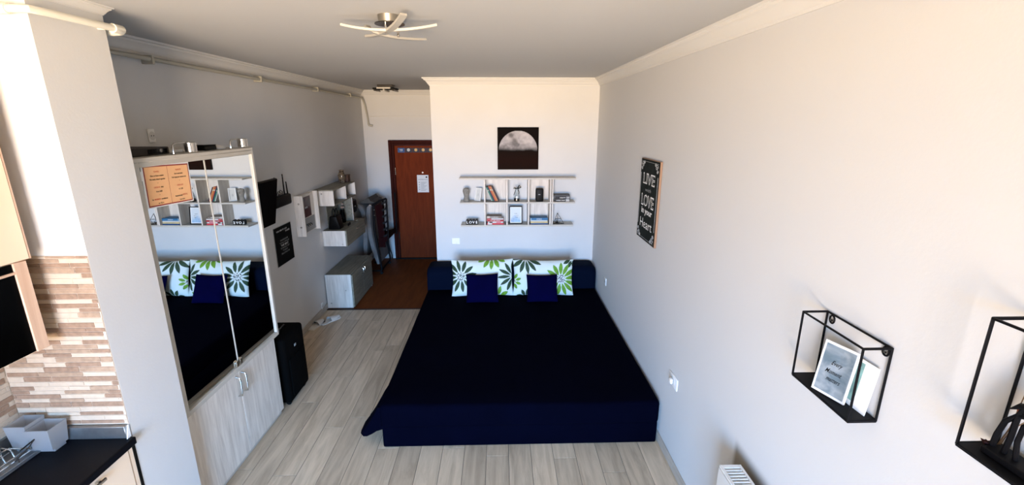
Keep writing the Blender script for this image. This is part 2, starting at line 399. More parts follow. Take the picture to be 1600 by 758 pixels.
# ------------------------------------------------ kitchen
WT = .872
t_ = thing('worktop', (-1.9, .9, WT-.038), 'black worktop in the kitchen corner with a steel wall strip', 'worktop')
part('slab', B().box(XL+.001, -1.655, -.3, PY0-.010, WT-.036, WT, .004), M['worktop'], t_)
part('wall_strip', B().box(-2.14, PX-.002, PY0-.028, PY0-.009, WT+.0005, TZ0-.004, .002), M['steel'], t_)
part('wall_strip', B().box(XL+.001, XL+.02, .2, PY0-.030, WT+.0005, TZ0-.004, .002), M['steel'], t_)
part('end_cap', B().prism([(0, 0), (.022, 0), (.004, .06), (0, .06)], lambda a, z: (PX-.001, PY0-.008-a, WT+z), lambda a, z: (PX+.003, PY0-.008-a, WT+z)), M['white'], t_, 'pale triangular end cap')
t_ = thing('base_cabinet', (-1.9, 1.4, 0), 'beige kitchen base cabinet under the black worktop', 'cabinet')
part('body', B().box(XL+.01, -1.70, .55, 1.818, .08, WT-.037), M['cream_low'], t_)
part('plinth', B().box(XL+.01, -1.74, .55, 1.818, 0, .08), M['cream_low'], t_)
part('side_panel', B().box(-1.70, -1.681, 1.795, 1.816, .085, WT-.045, .002), M['cream_low'], t_)
part('gap_shade_strip', B().box(-1.72, -1.6785, 1.8165, 1.829, .080, WT-.040), M['black'], t_, 'black strip standing in for the shade of the gap against the pillar')  # black fill paints the shade between cabinet and pillar
d_ = part('door', B().box(-1.699, -1.678, 1.20, 1.790, .085, WT-.048, .003), M['cream_low'], t_)
part('handle', B().box(-1.660, -1.650, 1.36, 1.64, .798, .812, .003).box(-1.68, -1.655, 1.38, 1.392, .800, .810).box(-1.68, -1.655, 1.61, 1.622, .800, .810), M['chrome'], d_, 'brushed chrome bar handle')
d_ = part('door', B().box(-1.699, -1.678, .56, 1.194, .085, WT-.048, .003), M['cream_low'], t_)
part('handle', B().box(-1.660, -1.650, .76, 1.04, .798, .812, .003).box(-1.68, -1.655, .78, .792, .800, .810).box(-1.68, -1.655, 1.01, 1.022, .800, .810), M['chrome'], d_)
t_ = thing('wall_cabinet', (-1.99, 1.2, 1.36), 'cream kitchen wall cabinet above a black glass flap, left edge of the photo', 'cabinet')
part('body', B().box(XL+.001, -1.85, .75, 1.735, 1.365, 2.50), M['cream'], t_)
part('upper_door', B().box(-1.848, -1.82, .76, 1.742, 1.737, 2.49, .003), M['cream'], t_)
part('edge_line', B().box(-1.850, -1.8215, 1.742, 1.750, 1.737, 2.49, .001), M['brown_edge'], t_, 'brown strip painted as shading on the edge of the upper door')  # thin brown strip stands in for shading along the door edge
fd = part('glass_flap', B().box(-1.848, -1.838, .81, 1.690, 1.372, 1.730), M['black_gloss'], t_, 'black glass flap door')
part('stile', B().box(-1.850, -1.832, 1.688, 1.738, 1.368, 1.732, .002), M['brown_edge'], t_, 'pinkish wooden stile beside the glass')
part('rail', B().box(-1.838, -1.832, .81, 1.688, 1.690, 1.700, .001), M['brown_edge'], fd)

# dish rack, tray and cutlery box
t_ = thing('dish_rack', (-2.06, 1.5, WT), 'chrome wire dish rack in a grey tray on the black worktop', 'dish rack')
part('tray', B().box(-2.125, -1.985, 1.15, 1.80, WT+.0005, WT+.006, .002).box(-1.991, -1.985, 1.15, 1.80, WT+.004, WT+.016, .001).box(-2.125, -2.119, 1.15, 1.80, WT+.004, WT+.016, .001).box(-2.125, -1.985, 1.794, 1.80, WT+.004, WT+.016, .001), M['steel'], t_)
b = B(); zr = WT+.028
b.tube([(-2.11, 1.20, zr), (-2.11, 1.70, zr), (-2.10, 1.715, zr), (-2.01, 1.715, zr), (-2.0, 1.70, zr), (-2.0, 1.20, zr)], .0032, 6, True)
for x in (-2.11, -2.0):
    for y in (1.25, 1.65): b.cyl((x, y, WT+.007), (x, y, zr), .003, seg=6)
part('rack_frame', b, M['chrome'], t_)
for i in range(13):
    y = 1.24+i*.036
    part('prong', B().tube([(-2.088, y, zr-.01), (-2.088, y, zr+.004), (-2.085, y, zr+.030), (-2.078, y, zr+.036), (-2.045, y, zr+.026), (-2.040, y, zr+.004), (-2.036, y, zr-.010)], .0024, 6), M['chrome'], t_)
part('cross_wire', B().tube([(-2.088, 1.2, zr-.008), (-2.088, 1.7, zr-.008)], .0024, 6).tube([(-2.036, 1.2, zr-.008), (-2.036, 1.7, zr-.008)], .0024, 6), M['chrome'], t_)
part('hook_loop', B().tube([(-2.04, 1.70, zr), (-1.975, 1.705, zr+.05), (-1.955, 1.66, zr+.045), (-1.99, 1.63, zr+.005)], .003, 6), M['dark_chrome'], t_)
t_ = thing('cutlery_box', (-2.01, 1.765, WT+.017), 'frosted plastic cutlery box with two compartments beside the dish rack', 'box')
def tray_box(cx, cy, z, w0, d0, w1, d1, h, th=.003):
    b = B(); t = bmesh.new()
    lo = [(-w0/2, -d0/2), (w0/2, -d0/2), (w0/2, d0/2), (-w0/2, d0/2)]; hi = [(-w1/2, -d1/2), (w1/2, -d1/2), (w1/2, d1/2), (-w1/2, d1/2)]
    A = [t.verts.new((cx+x, cy+y, z)) for x, y in lo]; C = [t.verts.new((cx+x, cy+y, z+h)) for x, y in hi]
    A2 = [t.verts.new((cx+x*(1-2*th/w0), cy+y*(1-2*th/d0), z+th)) for x, y in lo]; C2 = [t.verts.new((cx+x*(1-2*th/w1), cy+y*(1-2*th/d1), z+h)) for x, y in hi]
    t.faces.new(A[::-1]); t.faces.new(A2)
    for i in range(4):
        j = (i+1) % 4; t.faces.new((A[i], A[j], C[j], C[i])); t.faces.new((A2[j], A2[i], C2[i], C2[j])); t.faces.new((C[i], C[j], C2[j], C2[i]))
    return b.add(t)
part('compartment', tray_box(-2.052, 1.755, WT+.018, .072, .072, .088, .088, .115), M['clear'], t_)
part('compartment', tray_box(-1.958, 1.748, WT+.018, .080, .072, .096, .088, .100), M['clear'], t_)
part('foot', B().box(-2.085, -1.925, 1.725, 1.78, WT+.0005, WT+.018, .002), M['clear'], t_)

# ------------------------------------------------ wardrobe
WR0, WR1 = 2.232, 3.275
rz = R(-1.1)
t_ = thing('wardrobe', (-1.735, 2.75, 0), 'tall wardrobe with two mirror doors above two pale wooden doors', 'wardrobe', rz=0)
ax0 = XL+.030
part('carcass', B().box(ax0, -1.762, WR0+.012, WR1-.05, .0, .66).box(ax0, -1.762, WR0, WR1, .66, 2.06), M['frame'], t_)
part('top_panel', B().box(ax0, -1.722, WR0, WR1, 2.058, 2.078, .002), M['frame'], t_)
part('frame', B().box(-1.765, -1.722, WR0, WR0+.030, .662, 2.058, .002).box(-1.765, -1.722, WR1-.022, WR1, .662, 2.058, .002).box(-1.765, -1.722, WR0+.030, WR1-.022, 2.034, 2.058, .001).box(-1.765, -1.722, WR0+.030, WR1-.022, .662, .690, .001), M['frame'], t_, 'beige frame around the mirror doors')
my = (WR0+.030+WR1-.022)/2
for i, (a, e_) in enumerate(((WR0+.032, my-.002), (my+.002, WR1-.024))):
    d_ = part('mirror_door', B().box(-1.760, -1.7335, a, e_, .692, 2.032, .0008), M['mirror'], t_, 'mirror door')
    part('edge_strip', B().box(-1.7330, -1.7310, (e_-.0018 if i == 0 else a), (e_ if i == 0 else a+.0018), .692, 2.032), M['frame'], d_)
    part('door_clip', B().box(-1.7330, -1.722, (e_-.032 if i == 0 else a+.004), (e_-.006 if i == 0 else a+.030), .694, .735, .002), M['chrome'], d_, 'small clear door clip')
ly = 2.745
for i, (a, e_) in enumerate(((WR0+.014, ly-.002), (ly+.002, WR1-.052))):
    d_ = part('lower_door', B().box(-1.762, -1.738, a, e_, .045, .658, .0015), M['white_wood'], t_)
    hy = ly-.035 if i == 0 else ly+.030
    part('handle', B().tube([(-1.738, hy, .63), (-1.712, hy, .625), (-1.708, hy, .60), (-1.708, hy, .52), (-1.712, hy, .495), (-1.738, hy, .49)], .0055, 8), M['chrome'], d_, 'chrome bow handle')
t_.rotation_euler = (0, 0, rz)

# notice taped to the mirror
sg = thing('paper_notice', (-1.728, 2.43, 1.84), 'apricot two-column notice with maroon border taped to the mirror door', 'notice')
mt = frame_mtx((-1.7377, 2.444, 1.932), (.0192, .997, -.040), (0, .040, .997))
def rect(mtx, x0, x1, y0, y1, z=0, th=.0006): return B().box(x0, x1, y0, y1, z, z+th, mtx=mtx)
part('sheet', rect(mt, -.170, .170, -.108, .108, 0, .001), M['paper'], sg)
part('border', rect(mt, -.158, .162, -.103, .100, .001), M['maroon'], sg)
part('panel', rect(mt, -.152, .001, -.097, .094, .0016), M['orange'], sg)
part('panel', rect(mt, .004, .156, -.097, .094, .0016), M['orange'], sg)
mt2 = mt @ Matrix.Translation((0, 0, .0022))
for s, x, y, wd, mm in (('TOWELS', -.076, .070, .038, 'text_red'), ('Give us those soaked', -.076, .050, .090, 'text_black'), ('We wash, dries in garden', -.076, .031, .105, 'text_black'),
        ('~', -.076, .013, .006, 'text_black'), ('CHECK-IN', -.088, -.008, .040, 'text_red'), ('time', -.052, -.008, .018, 'text_black'), ('from 14:00', -.076, -.029, .042, 'text_black'), ('~', -.076, -.046, .006, 'text_black'),
        ('for', -.126, -.068, .012, 'text_black'), ('MINIMUM', -.096, -.068, .038, 'text_red'), ('conditions', -.048, -.068, .045, 'text_black'), ('to 22 h', -.076, -.088, .036, 'text_black'),
        ('PAPUCI', .080, .072, .040, 'text_red'), ('Don\'t use towels', .080, .052, .062, 'text_black'), ('Don\'t open your windows wide', .080, .032, .108, 'text_black'), ('~', .080, .014, .006, 'text_black'),
        ('CHECK-OUT', .080, -.010, .048, 'text_red'), ('to 11:00', .080, -.030, .032, 'text_black'), ('Recommended', .058, -.066, .052, 'text_black'), ('PORTAL', .108, -.064, .036, 'text_red'), ('from 08 h', .080, -.087, .038, 'text_black')):
    text('lettering', s, .0075, mt2, M[mm], sg, width=wd, bold=.02, pos=(x, y))
part('tape', rect(mt, -.176, -.160, .03, .075, .001), M['white'], sg); part('tape', rect(mt, -.05, .0, .101, .110, .001), M['white'], sg)

# things on top of the wardrobe
def cabinet_lamp(y, x, label):
    o = thing('cabinet_lamp', (x, y, 2.079), label, 'lamp', 'chrome spot lamps on the wardrobe')
    part('foot', B().box(x-.012, x+.004, y-.009, y+.009, 2.079, 2.083, .001), M['chrome'], o)
    part('arm', B().tube([(x, y, 2.083), (x, y, 2.128), (x+.004, y+.008, 2.136), (x+.01, y+.09, 2.138)], .0042, 8), M['chrome'], o)
    part('head', B().lathe([(.028, 0), (.032, .003), (.032, .052), (.026, .056), (.0, .0565)], (x+.012, y+.125, 2.084)), M['chrome'], o)
    return o
cabinet_lamp(2.535, -1.745, 'nearer of two chrome spot lamps standing on the wardrobe top')
cabinet_lamp(3.075, -1.745, 'chrome spot lamp at the far end of the wardrobe top')
o = thing('set_top_box', (-1.88, 2.45, 2.079), 'flat black box lying on the wardrobe top beside the pillar', 'box')
part('case', B().box(-2.02, -1.81, 2.28, 2.60, 2.079, 2.118, .004), mat('dark_brown_plastic', (.010, .006, .004), .7), o)
part('front_strip', B().box(-1.81, -1.807, 2.44, 2.58, 2.086, 2.110, .001), M['black_gloss'], o)
o = thing('laptop_case', (-1.9, 2.74, 2.079), 'flat grey case behind the nearer chrome lamp on the wardrobe', 'case')
part('shell', B().box(-2.05, -1.82, 2.62, 2.86, 2.079, 2.098, .006, 2), M['frame'], o)
part('clasp', B().box(-1.82, -1.816, 2.72, 2.76, 2.083, 2.094, .001), M['chrome'], o)
o = thing('charger_box', (-1.82, 2.86, 2.079), 'small dark box between the two chrome lamps on the wardrobe', 'box')
part('case', B().box(-1.90, -1.785, 2.87, 2.99, 2.079, 2.106, .004), M['black'], o); part('lid', B().box(-1.90, -1.785, 2.87, 2.99, 2.1065, 2.112, .002), M['black_gloss'], o)
solo('crumpled_cloth', B().lathe([(.0, 0), (.05, .001), (.055, .008), (.03, .02), (.02, .024), (0, .026)], (-1.82, 3.05, 2.079), 9), M['terry'], 'small pale crumpled cloth on the wardrobe near its far lamp', 'cloth')

# ------------------------------------------------ wall outlets
def outlet(name, pos, uv, label, plug=False, w=.082, group=None):
    o = thing(name, pos, label, 'outlet', group); mt = frame_mtx(pos, *uv)
    part('plate', B().box(-w/2, w/2, -.041, .041, 0, .009, .004, 2, mtx=mt), M['white'], o)
    if plug:
        part('insert', B().add(_disc(.026, .002), mt @ Matrix.Translation((0, 0, .009))), mat('socket_white', (.6, .6, .58), .5), o)
        for s in (-1, 1): part('pin_hole', B().add(_disc(.0035, .0006), mt @ Matrix.Translation((s*.0095, 0, .0112))), M['black'], o)
        part('plug', B().box(-.016, .016, -.02, .016, .011, .03, .006, 2, mtx=mt), M['white'], o) if plug == 2 else None
    else:
        for s in (-1, 1): part('rocker', B().box(s*w/4-w/4.6, s*w/4+w/4.6, -.033, .033, .009, .013, .002, mtx=mt), M['white'], o)
    return o
def _disc(r, h):
    t = bmesh.new(); bmesh.ops.create_cone(t, cap_ends=True, segments=24, radius1=r, radius2=r, depth=h); return t
outlet('wall_socket', (XR, 4.64, .578), U_RIGHT, 'white wall socket on the right wall beside the bolster', True)
outlet('wall_socket', (XR, 2.645, .600), U_RIGHT, 'white double wall socket with a plug nearest the foot of the bed', 2, w=.14)
outlet('wall_socket', (-.537, YP, .842), U_BACK, 'white double switch plate low on the partition left of the pillows', False, w=.10)
outlet('wall_socket', (XL, 5.18, .10), U_LEFT, 'small white socket just above the skirting beside the shoe cabinet', True, w=.05)
outlet('wall_socket', (XL, 2.95, 2.165), U_LEFT, 'small dark socket high on the wall above the wardrobe', True, w=.055)

# ------------------------------------------------ moon canvas
def moon(u, v):
    x, y = u-.5, v-.45; r = math.hypot(x, y)/.475
    base = (.004, .0025, .002)
    if v < .5: base = (.006+.006*max(0, 1-abs(v-.2)*3), .0035, .002)
    if r > 1: return base
    n = noise.fractal(Vector((u*5, v*5, 1.3)), 1, 2, 5); n2 = noise.fractal(Vector((u*14, v*14, 4)), 1, 2, 4)
    L = .46+.10*n2+.08*n
    mar = sum(math.exp(-(((u-cx)**2)/(sx_**2)+((v-cy)**2)/(sy_**2))) for cx, cy, sx_, sy_ in ((.40, .60, .16, .08), (.33, .82, .08, .06), (.55, .57, .2, .05), (.18, .56, .1, .06), (.42, .68, .07, .08)))
    L *= 1-.62*min(1, mar*(.8+.8*n))
    t = (v-.44-.03*n)/.16; t = max(0, min(1, t)); t = t*t*(3-2*t); L = L*t
    L *= .75+.25*math.sqrt(max(0, 1-r*r)) if r < 1 else 1
    return (max(base[0], L*.98), max(base[1], L*.93), max(base[2], L*.95))
o = thing('moon_canvas', (.2155, YP, 1.707), 'square canvas print of a half-lit moon above the bookshelf', 'picture')
part('canvas', B().box(-.022, .453, YP-.028, YP, 1.707, 2.186, .003), M['black'], o)
link_mesh('moon_print', colour_grid(120, 120, lambda u, v, s: (-.021+.473*u, YP-.0295, 1.708+.477*v), moon, False), M['print_gloss'], o)

# ------------------------------------------------ shelf unit on the partition
SY = 5.20
o = thing('wall_bookshelf', (.2, YP, 1.06), 'pale wooden three-board wall bookshelf with ten openings under the moon picture', 'shelf')
for z0, z1, x0, x1 in ((1.610, 1.628, -.463, .874), (1.333, 1.351, -.460, .872), (1.062, 1.083, -.455, .860)):
    part('board', B().box(x0, x1, SY, YP-.001, z0, z1, .001), M['white_wood_x'], o)
UP = (-.181, .075, .325, .578)
for z0, z1 in ((1.352, 1.609), (1.084, 1.332)):
    for x in UP: part('upright', B().box(x, x+.016, SY+.002, YP-.001, z0, z1, .0008), M['white_wood'], o)
    part('upright', B().box(.603, .617, SY+.01, YP-.001, z0, z1, .0008), M['white_wood'], o)
    for a, e_ in ((UP[0]+.016, UP[1]), (UP[2]+.016, UP[3])):
        part('back_panel', B().box(a, e_, YP-.012, YP-.002, z0, z1), M['white_wood'], o)
S1, S2 = 1.3515, 1.0835
# stone head
o = thing('stone_head', (-.388, 5.27, S1), 'grey stone face sculpture at the left end of the upper shelf', 'sculpture')
part('bust', B().lathe([(.0, 0), (.034, .0), (.036, .02), (.028, .05), (.026, .06), (.033, .085), (.041, .11), (.040, .135), (.028, .152), (.0, .158)], (-.388, 5.27, S1), 20).xf(Matrix.Translation((-.388, 5.27, 0)) @ Matrix.Diagonal((.95, .8, 1, 1)) @ Matrix.Translation((.388, -5.27, 0))), M['grey_stone'], o)
part('nose', B().lathe([(.0, 0), (.008, .004), (.005, .025), (0, .03)], (-.384, 5.236, S1+.095), 8), M['grey_stone'], o)
# white tilted frame
def picture_frame(name, base, w, h, tilt, yaw, border, fm, label, group=None):
    o = thing(name, base, label, 'picture frame', group)
    mt = Matrix.Translation(base) @ Matrix.Rotation(yaw, 4, 'Z') @ Matrix.Rotation(tilt, 4, 'X') @ Matrix.Translation((0, 0, h/2+.001)) @ Matrix.Rotation(R(90), 4, 'X')
    part('rim', B().box(-w/2, -w/2+border, -h/2, h/2, -.008, .008, .001, mtx=mt).box(w/2-border, w/2, -h/2, h/2, -.008, .008, .001, mtx=mt).box(-w/2+border, w/2-border, h/2-border, h/2, -.008, .008, .001, mtx=mt).box(-w/2+border, w/2-border, -h/2, -h/2+border, -.008, .008, .001, mtx=mt), fm, o)
    part('backing', B().box(-w/2+.002, w/2-.002, -h/2+.002, h/2-.002, -.007, -.003, mtx=mt), M['text_grey'], o)
    return o, mt
o, mt = picture_frame('white_frame', (-.262, 5.30, S1), .080, .152, R(-16), R(-30), .009, M['white'], 'slim white picture frame leaning beside the stone face sculpture')
part('sheet', rect(mt, -.034, .034, -.068, .068, -.002), mat('pale_sheet', (.62, .62, .58), .5), o)
part('drawing', B().tube([(-.008, -.015, .001), (.0, .012, .001), (.008, -.008, .001), (-.004, -.02, .001)], .0012, 5).xf(mt), M['text_grey'], o)
# leaning books
def book(name, w, h, d, c, mtx, label, group, title=None, spine=None, tc=None):
    """w thickness (x), h height (z), d depth (y); mtx places its lower near-left corner"""
    loc = mtx.translation.copy()
    o = thing(name, loc, label, 'book', group)
    part('cover', B().box(0, w, 0, .0, 0, h, mtx=mtx) if 0 else B().box(0, .0022, 0, d, 0, h, mtx=mtx).box(w-.0022, w, 0, d, 0, h, mtx=mtx).box(0, w, 0, .0025, 0, h, mtx=mtx), flat(c), o)
    part('pages', B().box(.0022, w-.0022, .0025, d-.004, .003, h-.003, mtx=mtx), M['paper'], o)
    if spine: part('spine_band', B().box(.001, w-.001, -.0006, .0, h*spine[0], h*spine[1], mtx=mtx), flat(spine[2]), o)
    if title:
        tm = mtx @ frame_mtx((w/2, -.0004, h*.52), (0, 0, -1), (1, 0, 0)); tm2 = tm
        text('title', title, min(.45*w, .012), tm2, tc or M['text_white'], o, width=h*.55)
    return o
lean = [((.60, .60, .57), .012, .185, 'white paperback leaning leftmost among the slanted books'), ((.05, .25, .16), .014, .18, 'green paperback leaning second from the left among the slanted books'), ((.02, .03, .10), .013, .182, 'dark navy paperback leaning between the green and orange ones'),
        ((.60, .13, .04), .017, .19, 'orange-red book leaning in the middle of the slanted books'), ((.70, .28, .10), .015, .188, 'light orange book leaning right of the orange-red one'), ((.06, .03, .05), .012, .183, 'black paperback on the right end of the slanted books')]
bx = -.096
for c, th, hh, lb in lean:
    mtx = Matrix.Translation((bx, 5.235, S1+.0065)) @ Matrix.Rotation(R(-23), 4, 'Y')
    mtx = Matrix.Translation((bx, 5.235, S1+.0065)) @ Matrix.Rotation(R(-25), 4, 'Y')
    book('book', th-.001, hh*.98, .125, c, mtx, lb, 'slanted books on the upper shelf', spine=(.72, .80, (.6, .55, .4)) if th > .013 else None)
    bx += th/math.cos(R(25))
# glass bottle with ribbon
o = thing('glass_bottle', (.198, 5.28, S1), 'small clear bottle tied with a black ribbon on the upper shelf', 'bottle')
part('bottle_body', B().lathe([(.0, 0), (.030, .0), (.032, .01), (.030, .05), (.022, .09), (.013, .125), (.012, .150), (.014, .155), (.0, .156)], (.198, 5.28, S1)), M['glass'], o)
part('dark_base', B().lathe([(.0, 0), (.0325, .001), (.0335, .012), (.031, .035), (.0, .036)], (.198, 5.28, S1-.0003)), M['dark_chrome'], o)
part('ribbon', B().tube([(.198+.014*math.cos(a), 5.28+.014*math.sin(a), S1+.150) for a in [k*math.pi/6 for k in range(12)]], .004, 6, True)
     .tube([(.190, 5.264, S1+.150), (.165, 5.255, S1+.165), (.160, 5.255, S1+.150), (.192, 5.262, S1+.146)], .004, 6).tube([(.206, 5.264, S1+.150), (.225, 5.255, S1+.185), (.246, 5.255, S1+.165), (.208, 5.262, S1+.146)], .007, 6)
     .tube([(.192, 5.262, S1+.146), (.172, 5.25, S1+.10), (.162, 5.25, S1+.072)], .0032, 6).tube([(.206, 5.262, S1+.146), (.226, 5.25, S1+.11), (.222, 5.25, S1+.09)], .003, 6), M['black'], o, 'black ribbon bow')
part('tag', B().box(.190, .208, 5.243, 5.2455, S1+.04, S1+.065, .001), M['paper'], o)
# black speaker
o = thing('speaker_box', (.463, 5.27, S1), 'black box with rounded corners standing alone in the fourth upper opening', 'speaker')
part('case', B().box(.419, .507, 5.235, 5.31, S1+.0005, S1+.148, .012, 3), M['black'], o)
part('logo_plate', B().box(.445, .470, 5.2335, 5.235, S1+.078, S1+.086, .0004), M['text_grey'], o)
# lying dark books on right end
def lying(x0, x1, y0, y1, z, th, c, label, group, yaw=0, title=None, tcm=None, stripe=None, cat='book', tw=.6, tx=0.0):
    c0 = ((x0+x1)/2, (y0+y1)/2, z); o = thing('book', c0, label, cat, group, rz=yaw)
    mm = Matrix.Translation(c0) @ Matrix.Rotation(yaw, 4, 'Z'); w, d = (x1-x0)/2, (y1-y0)/2
    part('cover', B().box(-w, w, -d, d, 0, .0022, mtx=mm).box(-w, w, -d, d, th-.0022, th, mtx=mm).box(-w, w, -d, -d+.003, 0, th, mtx=mm), flat(c), o)
    part('pages', B().box(-w+.003, w-.003, -d+.003, d-.003, .0022, th-.0022, mtx=mm), M['paper'], o)
    if stripe:
        for s0, s1, sc in stripe: part('spine_band', B().box(-w+2*w*s0, -w+2*w*s1, -d-.0006, -d, .002, th-.002, mtx=mm), flat(sc), o)
    if title: text('title', title, th*.42, mm @ frame_mtx((tx, -d-.0008, th/2), (1, 0, 0), (0, 0, 1)), tcm or M['text_white'], o, width=2*w*tw, bold=.01)
    return o
G = 'stack of dark books on the right end'
lying(.642, .815, 5.225, 5.335, S1, .030, (.012, .012, .014), 'black hardback at the bottom of the dark stack, upper shelf right end', G, 0, 'NORDIC NIGHT', stripe=[(.72, .96, (.45, .45, .43))], tx=-.02)
lying(.642, .812, 5.226, 5.335, S1+.0305, .028, (.015, .014, .016), 'black hardback in the middle of the dark stack, upper shelf right end', G, R(2), 'SHADOW', stripe=[(.75, .97, (.30, .30, .30))], tw=.4)
lying(.622, .812, 5.224, 5.335, S1+.059, .018, (.05, .05, .055), 'slightly wider grey-black book topmost on the dark stack, upper shelf', G, R(-1.5))
# LOVE blocks
for i, ch in enumerate('LOVE'):
    x = -.398+i*.0362
    nm = {'L': 'first', 'O': 'second', 'V': 'third', 'E': 'last'}[ch]
    o = thing('letter_block', (x+.0175, 5.25, S2), 'black rounded block with white letter %s, %s in the word on the lower shelf' % (ch, nm), 'letter block', 'letter blocks on the lower shelf')
    part('block', B().prism([(0, 0), (.035, 0), (.035, .046), (.0245, .060), (.0105, .060), (0, .046)], lambda a, z: (x+a, 5.235, S2+z), lambda a, z: (x+a, 5.275, S2+z)), M['black'], o)
    text('letter', ch, .030, frame_mtx((x+.0175, 5.2342, S2+.026), *U_BACK), M['text_white'], o, bold=.02)
# red/white stack
G = 'stack of red and white books'
lying(-.150, .045, 5.22, 5.345, S2, .018, (.62, .04, .06), 'bright red book at the bottom of the red stack, lower shelf', G, 0, stripe=[(.05, .3, (.7, .7, .68))])
lying(-.142, .038, 5.222, 5.345, S2+.0185, .018, (.68, .66, .64), 'white book with a pink spine above the bright red one', G, R(1.5), stripe=[(.55, .85, (.7, .2, .25)), (.1, .3, (.10, .02, .02))])
lying(-.152, .045, 5.22, 5.345, S2+.037, .021, (.40, .015, .02), 'dark red book with white lettering in the middle of the red stack', G, R(-1), 'THE TIME KEEPERS')
lying(-.148, .040, 5.222, 5.345, S2+.0585, .015, (.66, .64, .62), 'thin white book below the brown one on the red stack', G, R(1), stripe=[(.0, .25, (.55, .03, .04))])
lying(-.155, .020, 5.225, 5.345, S2+.074, .026, (.20, .16, .13), 'thick brown-grey book topmost on the red stack, lower shelf', G, R(-2), 'STORIES', stripe=[(.05, .2, (.5, .45, .4))])
# black framed print
o, mt = picture_frame('black_frame', (.188, 5.262, S2), .152, .205, R(-9), 0, .009, M['black'], 'black framed blue watercolour print in the middle of the lower shelf')
def wc(u, v):
    n = noise.fractal(Vector((u*3, v*3, 7)), 1, 2, 5)
    if u < .07 or u > .93 or v < .05 or v > .95: return (.82, .84, .83)
    t = max(0, min(1, (.52-v+.25*n-.10*(u-.4))/.4)); k = max(0, min(1, (.45-u+.3*n)*1.8))*t
    a = Vector((.60, .66, .70)).lerp(Vector((.28, .46, .66)), t).lerp(Vector((.10, .14, .36)), k); return tuple(a)
link_mesh('print', colour_grid(50, 70, lambda u, v, s: tuple(mt @ Vector((-.067+.134*u, -.0935+.187*v, .0))), wc, False), M['print'], o)
mtt = mt @ Matrix.Translation((0, 0, .001))
for s, y, x in (('Dream', .018, .0), ('a little', -.004, .014), ('bigger', -.026, .014)): text('lettering', s, .009, mtt, M['text_black'], o, shear=.3, pos=(x, y))
# blue stack
G = 'stack of blue books'
lying(.362, .562, 5.22, 5.345, S2, .014, (.02, .09, .25), 'dark blue book at the bottom of the blue stack, lower shelf', G)
lying(.358, .560, 5.222, 5.345, S2+.0145, .022, (.62, .50, .26), 'sand-yellow book above the dark blue one on the lower shelf', G, R(1), 'COASTLINES', tcm=M['text_grey'])
lying(.358, .558, 5.221, 5.345, S2+.037, .012, (.60, .68, .72), 'thin pale book in the blue stack above the yellow one', G, R(-1))
lying(.354, .560, 5.220, 5.345, S2+.0495, .028, (.02, .14, .30), 'thick petrol-blue book topmost on the blue stack', G, R(1), 'OCEAN', stripe=[(.02, .06, (.4, .5, .55))], tw=.3)
# geometric wire pyramid
o = thing('wire_pyramid', (.69, 5.26, S2), 'black wire pyramid ornament at the right end of the lower shelf', 'ornament')
z = S2+.002; A = (.628, 5.235, z); Bq = (.755, 5.245, z); Cq = (.690, 5.32, z); T = (.678, 5.265, z+.125); Md = (.645, 5.24, z+.05)
b = B()
for p, q in ((A, Bq), (Bq, Cq), (Cq, A), (A, T), (Bq, T), (Cq, T)): b.tube([p, q], .0024, 6)
part('wire_frame', b, M['black_metal'], o)
a2 = [tuple((Vector(T)*.45+Vector(p)*.55)) for p in (A, Bq, Cq)]
part('inner_wire', B().tube([a2[0], a2[1]], .0018, 6).tube([a2[1], a2[2]], .0018, 6).tube([a2[2], a2[0]], .0018, 6).tube([a2[0], tuple((Vector(A)+Vector(Bq))/2)], .0018, 6).tube([a2[1], tuple((Vector(A)+Vector(Bq))/2)], .0018, 6), M['black_metal'], o)
part('candle_cup', B().lathe([(.0, 0), (.016, 0), (.018, .02), (.0, .02)], (.672, 5.272, z+.003)), M['dark_chrome'], o)

# ------------------------------------------------ sofa bed
BX0, BX1, BY0 = -.855, 1.125, 2.79
o = thing('sofa_bed', (.135, 4.1, 0), 'large navy blue sofa bed opened flat against the partition', 'bed')
part('base', B().box(BX0+.012, BX1-.005, BY0+.008, 5.37, 0.0, .17, .012, 2), M['navy'], o)
def slab(x0, x1, y0, y1, z0, z1, r, nx, ny, amp, seed):
    """rounded mattress block with a softly uneven top"""
    b = B(); b.box(x0, x1, y0, y1, z0, z1, r, 4)
    bmesh.ops.subdivide_edges(b.bm, edges=[e for e in b.bm.edges if e.calc_length() > .4], cuts=14, use_grid_fill=True)
    for v in b.bm.verts:
        n = noise.noise(Vector((v.co.x*2.2, v.co.y*2.2, seed))); n2 = noise.noise(Vector((v.co.x*7, v.co.y*5, seed+3)))
        if v.co.z > (z0+z1)/2: v.co.z += amp*n+amp*.4*n2
    return b
part('mattress', slab(BX0, BX1, BY0, 5.10, .155, .338, .030, 14, 14, .006, 2), M['navy'], o)
